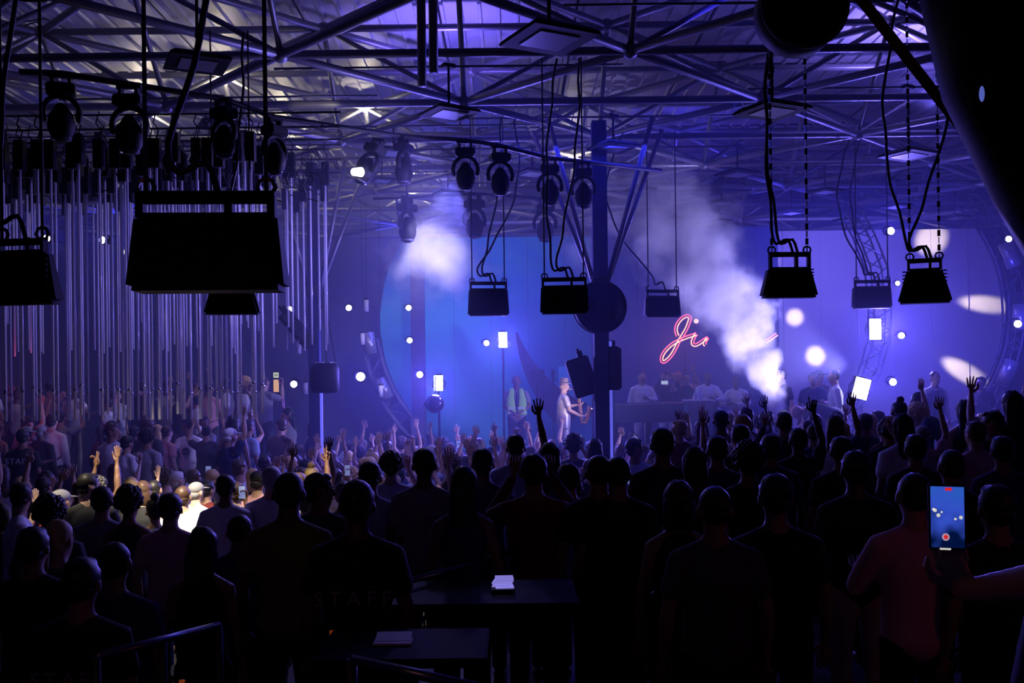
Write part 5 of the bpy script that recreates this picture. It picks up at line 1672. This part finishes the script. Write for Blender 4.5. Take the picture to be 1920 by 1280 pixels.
# the person holding it: forearm rises from the bottom corner
h0 = P(1790, 1030, d + .01)
base = Vector((P(1905, 1180, 2.0).x, 1.95, 1.15))
hp = h0 - base
hold = build_person('hold', right=((.13, .06, 1.2), tuple((hp + Vector((.03, .035, -.1)))), (-.3, .0, .95), 'relaxed'), left='down', sleeve='short',
                    J=dict(chest=(0.14, -.16, 1.12), neck=(.2, -.2, 1.25), head=(.25, -.2, 1.39), pelvis=(.1, -.1, .8)), voxel=.012)
put_person(hold, base, 0, 1.0, 'short', 'black', 'navy', 'black', 1, 'nearest person, only arms and dark shoulder, holding up the bright phone', None)
if skull_p:
    b = MB()
    b.loft([(0, .135, 1.22), (0, .142, 1.22)], [.07, .07], n=14, cap=False)
    g_ = b.build('shirt_print', CM['charcoal'], skull_p)
    b = MB()
    for s in (-1, 1): b.loft([(s * .027, .144, 1.22), (s * .027, .148, 1.22)], [.018, .018], n=8, cap=False)
    b.loft([(0, .14, 1.13), (0, .147, 1.13)], [.035, .035], n=8, cap=False)
    b.build('print_spots', CM['grey'], g_)


def back_text(t, txt, z, size, m, y=-.165, gap=1.0):
    cu = bpy.data.curves.new('lettering', 'FONT')
    cu.body = txt; cu.size = size; cu.align_x = 'CENTER'; cu.extrude = .002; cu.space_character = gap
    cu.materials.append(m)
    o0 = bpy.data.objects.new('tmp', cu)
    COL.objects.link(o0)
    dg = bpy.context.evaluated_depsgraph_get(); dg.update()
    me = bpy.data.meshes.new_from_object(o0.evaluated_get(dg))
    bpy.data.objects.remove(o0)
    o = link('lettering', me)
    o.parent = t
    o.location = (0, y, z)
    o.rotation_euler = (PI / 2, 0, 0)
    return o


if staff_p: back_text(staff_p, 'STAFF', 1.27, .12, mat('pale_print', (.6, .6, .65), .7), -.15, 1.15)
for t in [o for o in bpy.data.objects if o.get('category') == 'person' and 'faint letters' in o.get('label', '')]:
    back_text(t, 'STAFF', 1.18, .1, mat('dim_print', (.2, .2, .22), .7), -.155, 1.5)
for t in [o for o in bpy.data.objects if o.get('category') == 'person' and 'lettering on the back' in o.get('label', '') and 'biggest' in o.get('label')]:
    back_text(t, 'STAFF', 1.2, .1, mat('dim_print', (.2, .2, .22), .7), -.155, 1.3)

# ------------------------------------------------------------------ tables, rails and small things in the dark foreground
RAIL = mat('rail_chrome', (.16, .16, .24), .3, 1.0)


def rail(label, a, e, zf, posts=3):
    t = thing('guard_rail', label, 'railing', (0, 0, 0))
    b = MB(); b.tube(a, e, .018, 8); b.build('handrail', RAIL, t, smooth=True)
    a2, e2 = a - Vector((0, 0, .3)), e - Vector((0, 0, .3))
    b = MB(); b.tube(a2, e2, .01, 6); b.build('lower_rail', DARKM, t, smooth=True)
    for k in range(posts):
        q = a.lerp(e, k / (posts - 1))
        b = MB(); b.tube((q.x, q.y, zf(q)), q, .018, 8); b.build('post', DARKM, t, smooth=True)
    return t


fz_ = lambda q: floor_z(q.x, q.y)
rail('thin shining handrail across the dark centre foreground', P(745, 1095, 5.2), P(980, 1030, 6.2), fz_)
rail('thin shining handrail low in the dark corner', P(180, 1232, 3.6), P(410, 1172, 4.3), fz_)
rail('curving dark rail along the bottom edge of the picture', P(660, 1236, 3.3), P(900, 1290, 3.1), fz_, 2)


def table(label, px, py, d, w_, dd):
    p = P(px, py, d)
    fz = floor_z(p.x, d)
    t = thing('low_table', label, 'table', (p.x, d, fz))
    h = p.z - fz
    b = MB(); b.box((0, 0, h - .02), (w_, dd, .04)); b.build('table_top', mat('gloss_table', (.006, .006, .008), .7, spec=.1), t, bevel=.006)
    for sx in (-1, 1):
        for sy in (-1, 1):
            b = MB(); b.tube((sx * w_ * .42, sy * dd * .4, 0), (sx * w_ * .42, sy * dd * .4, h - .04), .02, 6); b.build('leg', CASE, t)
    return t, Vector((p.x, d, p.z))


tt, tp = table('black glossy table beneath the glowing napkin tray', 900, 1108, 5.2, 1.0, .6)
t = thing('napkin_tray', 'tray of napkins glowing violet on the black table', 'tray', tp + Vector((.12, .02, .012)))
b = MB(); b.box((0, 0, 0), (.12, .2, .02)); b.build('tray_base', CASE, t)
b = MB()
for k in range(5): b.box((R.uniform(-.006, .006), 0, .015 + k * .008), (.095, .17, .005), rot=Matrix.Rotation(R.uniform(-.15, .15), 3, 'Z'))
b.build('napkin', mat('napkin_paper_glow', (.6, .6, .75), .8, emit=(.3, .26, .8), es=.5), t, kind='stuff')  # violet light on the paper put in as its own glow
light('tray_light', 'SPOT', tp + Vector((.3, .4, 1.3)), (.4, .35, 1), 8, tp + Vector((.12, 0, 0)), .02, spot=14, vol=0)
tt2, tp2 = table('dark low table with pale folded menus near the bottom', 760, 1205, 4.2, .7, .5)
b = MB(); b.box((0, 0, .006), (.16, .1, .008)); b.box((.0, .02, .02), (.15, .08, .006), rot=Matrix.Rotation(.25, 3, 'X'))
tag(b.build('menu', mat('menu_paper', (.5, .5, .65), .7), loc=tp2 + Vector((-.05, 0, .002))), 'pale folded menu lying on the dark low table', 'menu')
light('menu_light', 'SPOT', tp2 + Vector((0, .2, 1.2)), (.3, .3, 1), 3, tp2, .02, spot=16, vol=0)
# orange lit drinks
for i, (px, py, d, tail) in enumerate(((622, 1172, 4.6, 'beside the staff member'), (341, 1262, 3.6, 'at the bottom edge under the handrail'))):
    p = P(px, py, d)
    fz = floor_z(p.x, d)
    t = thing('cocktail_table', 'tiny round table carrying the orange glass ' + tail, 'table', (p.x, d, fz))
    h = p.z - .08 - fz
    b = MB(); b.loft([(0, 0, h - .03), (0, 0, h)], [.16, .16], n=18, cap=False); b.face(*range(18)); b.face(*range(18, 36)); b.build('table_top', CASE, t)
    b = MB(); b.tube((0, 0, 0), (0, 0, h - .03), .025, 8); b.build('pole', CASE, t)
    b = MB(); b.loft([(0, 0, 0), (0, 0, .055)], [.009, .011], n=12, cap=False)
    tag(b.build('glass', mat('orange_drink', (.8, .15, .02), .2, emit=(.8, .16, .02), es=.12), smooth=True, loc=(p.x, d, fz + h)), 'orange glowing drink glass ' + tail, 'glass')


# ------------------------------------------------------------------ haze and smoke
def vol_mat(name, col, dens, aniso=0.0, build=None):
    m = bpy.data.materials.new(name)
    m.use_nodes = True
    nt = m.node_tree
    nt.nodes.remove(nt.nodes['Principled BSDF'])
    out = nt.nodes['Material Output']
    v = nt.nodes.new('ShaderNodeVolumeScatter')
    v.inputs['Color'].default_value = (*col, 1)
    v.inputs['Density'].default_value = dens
    v.inputs['Anisotropy'].default_value = aniso
    nt.links.new(v.outputs[0], out.inputs['Volume'])
    if build:
        nt.links.new(build(nt), v.inputs['Density'])
    else:
        m.cycles.homogeneous_volume = True
    return m


def mth(nt, op, a, b=None, c=None):
    n = nt.nodes.new('ShaderNodeMath')
    n.operation = op
    for i, q in enumerate((a, b, c)):
        if q is None: continue
        if isinstance(q, (int, float)): n.inputs[i].default_value = q
        else: nt.links.new(q, n.inputs[i])
    return n.outputs[0]


b = MB(); b.box((0, (11.2 + 27.3) / 2, 4.03), (2 * XW - .1, 27.3 - 11.2, 7.9))
o = b.build('haze', vol_mat('haze', (.58, .6, 1), .022, .25), kind='stuff')
tag(o, 'thin violet stage haze filling the far half of the room', 'haze')


def plume_density(nt):
    tc = nt.nodes.new('ShaderNodeTexCoord')
    sp = nt.nodes.new('ShaderNodeSeparateXYZ')
    nt.links.new(tc.outputs['Object'], sp.inputs[0])
    x, y, z = sp.outputs
    n = nt.nodes.new('ShaderNodeTexNoise'); n.inputs['Scale'].default_value = 1.7; n.inputs['Detail'].default_value = 5; n.inputs['Roughness'].default_value = .6
    nt.links.new(tc.outputs['Object'], n.inputs['Vector'])
    xo = mth(nt, 'ADD', x, mth(nt, 'MULTIPLY', mth(nt, 'MULTIPLY', z, z), PL_BEND))
    r = mth(nt, 'SQRT', mth(nt, 'ADD', mth(nt, 'MULTIPLY', xo, xo), mth(nt, 'MULTIPLY', y, y)))
    R0 = mth(nt, 'MULTIPLY_ADD', z, .27, .22)
    q = mth(nt, 'DIVIDE', r, R0)
    nn = mth(nt, 'MULTIPLY_ADD', n.outputs['Fac'], 3.4, -1.7)
    f = mth(nt, 'SUBTRACT', mth(nt, 'ADD', nn, .85), q)
    top = mth(nt, 'MULTIPLY_ADD', z, -.5, 2.3)
    f = mth(nt, 'MINIMUM', f, top)
    f = mth(nt, 'MINIMUM', mth(nt, 'MAXIMUM', f, 0), .5)
    k = mth(nt, 'DIVIDE', 10.0, mth(nt, 'MULTIPLY_ADD', z, 1.1, .7))
    return mth(nt, 'MULTIPLY', f, k)


PL_BEND = 0.055
a = P(1452, 752, 17.0)
e = P(1322, 400, 17.0)
ln = (e - a).length + .5
b = MB()
zs = [k * ln / 8 for k in range(9)]
b.loft([(-PL_BEND * z * z, 0, z) for z in zs], [.38 + .46 * z for z in zs], n=16, wax=(1, 0, 0))
pl = b.build('smoke_plume', vol_mat('smoke', (.97, .97, 1), 1, .1, plume_density), loc=a, rot=(e - a).to_track_quat('Z', 'Y').to_euler(), kind='stuff')
# keep local x along world x
zax = (e - a).normalized(); yax = Vector((0, 1, 0)); xax = yax.cross(zax).normalized(); yax = zax.cross(xax)
pl.matrix_world = Matrix(((xax.x, yax.x, zax.x, a.x), (xax.y, yax.y, zax.y, a.y), (xax.z, yax.z, zax.z, a.z), (0, 0, 0, 1)))
tag(pl, 'thick pale violet smoke jet rising over the neon sign', 'smoke')


def cloud_density(k, sc, thr, seed):
    def f(nt):
        tc = nt.nodes.new('ShaderNodeTexCoord')
        ln_ = nt.nodes.new('ShaderNodeVectorMath'); ln_.operation = 'LENGTH'
        nt.links.new(tc.outputs['Object'], ln_.inputs[0])
        n = nt.nodes.new('ShaderNodeTexNoise'); n.noise_dimensions = '4D'; n.inputs['W'].default_value = seed
        n.inputs['Scale'].default_value = sc; n.inputs['Detail'].default_value = 5; n.inputs['Roughness'].default_value = .6
        nt.links.new(tc.outputs['Object'], n.inputs['Vector'])
        q = mth(nt, 'SUBTRACT', mth(nt, 'MULTIPLY_ADD', n.outputs['Fac'], 2.6, thr), ln_.outputs['Value'])
        return mth(nt, 'MULTIPLY', mth(nt, 'MINIMUM', mth(nt, 'MAXIMUM', q, 0), .5), k)
    return f


def cloud(px, py, d, rx, rz, k, label, seed, thr=-.7):
    b = MB(); b.ball((0, 0, 0), 1.0, 16, 10)
    o = b.build('smoke_cloud', vol_mat('cloud%d' % seed, (.97, .97, 1), 1, .1, cloud_density(k, 2.1, thr, seed)), loc=P(px, py, d), kind='stuff')
    o.scale = (rx / F * d, .7, rz / F * d)
    tag(o, label, 'smoke')


cloud(815, 470, 18.3, 150, 125, 4.5, 'bright white smoke cloud under the moving lamps', 3, -.62)
cloud(770, 540, 19.5, 130, 90, .5, 'faint violet smoke drifting below the bright cloud', 5)
cloud(1085, 470, 16.5, 75, 75, .7, 'small pale smoke wisp beside the fan column', 8)
cloud(1210, 440, 17.5, 150, 130, .8, 'soft violet smoke spreading behind the column struts', 11, -.68)
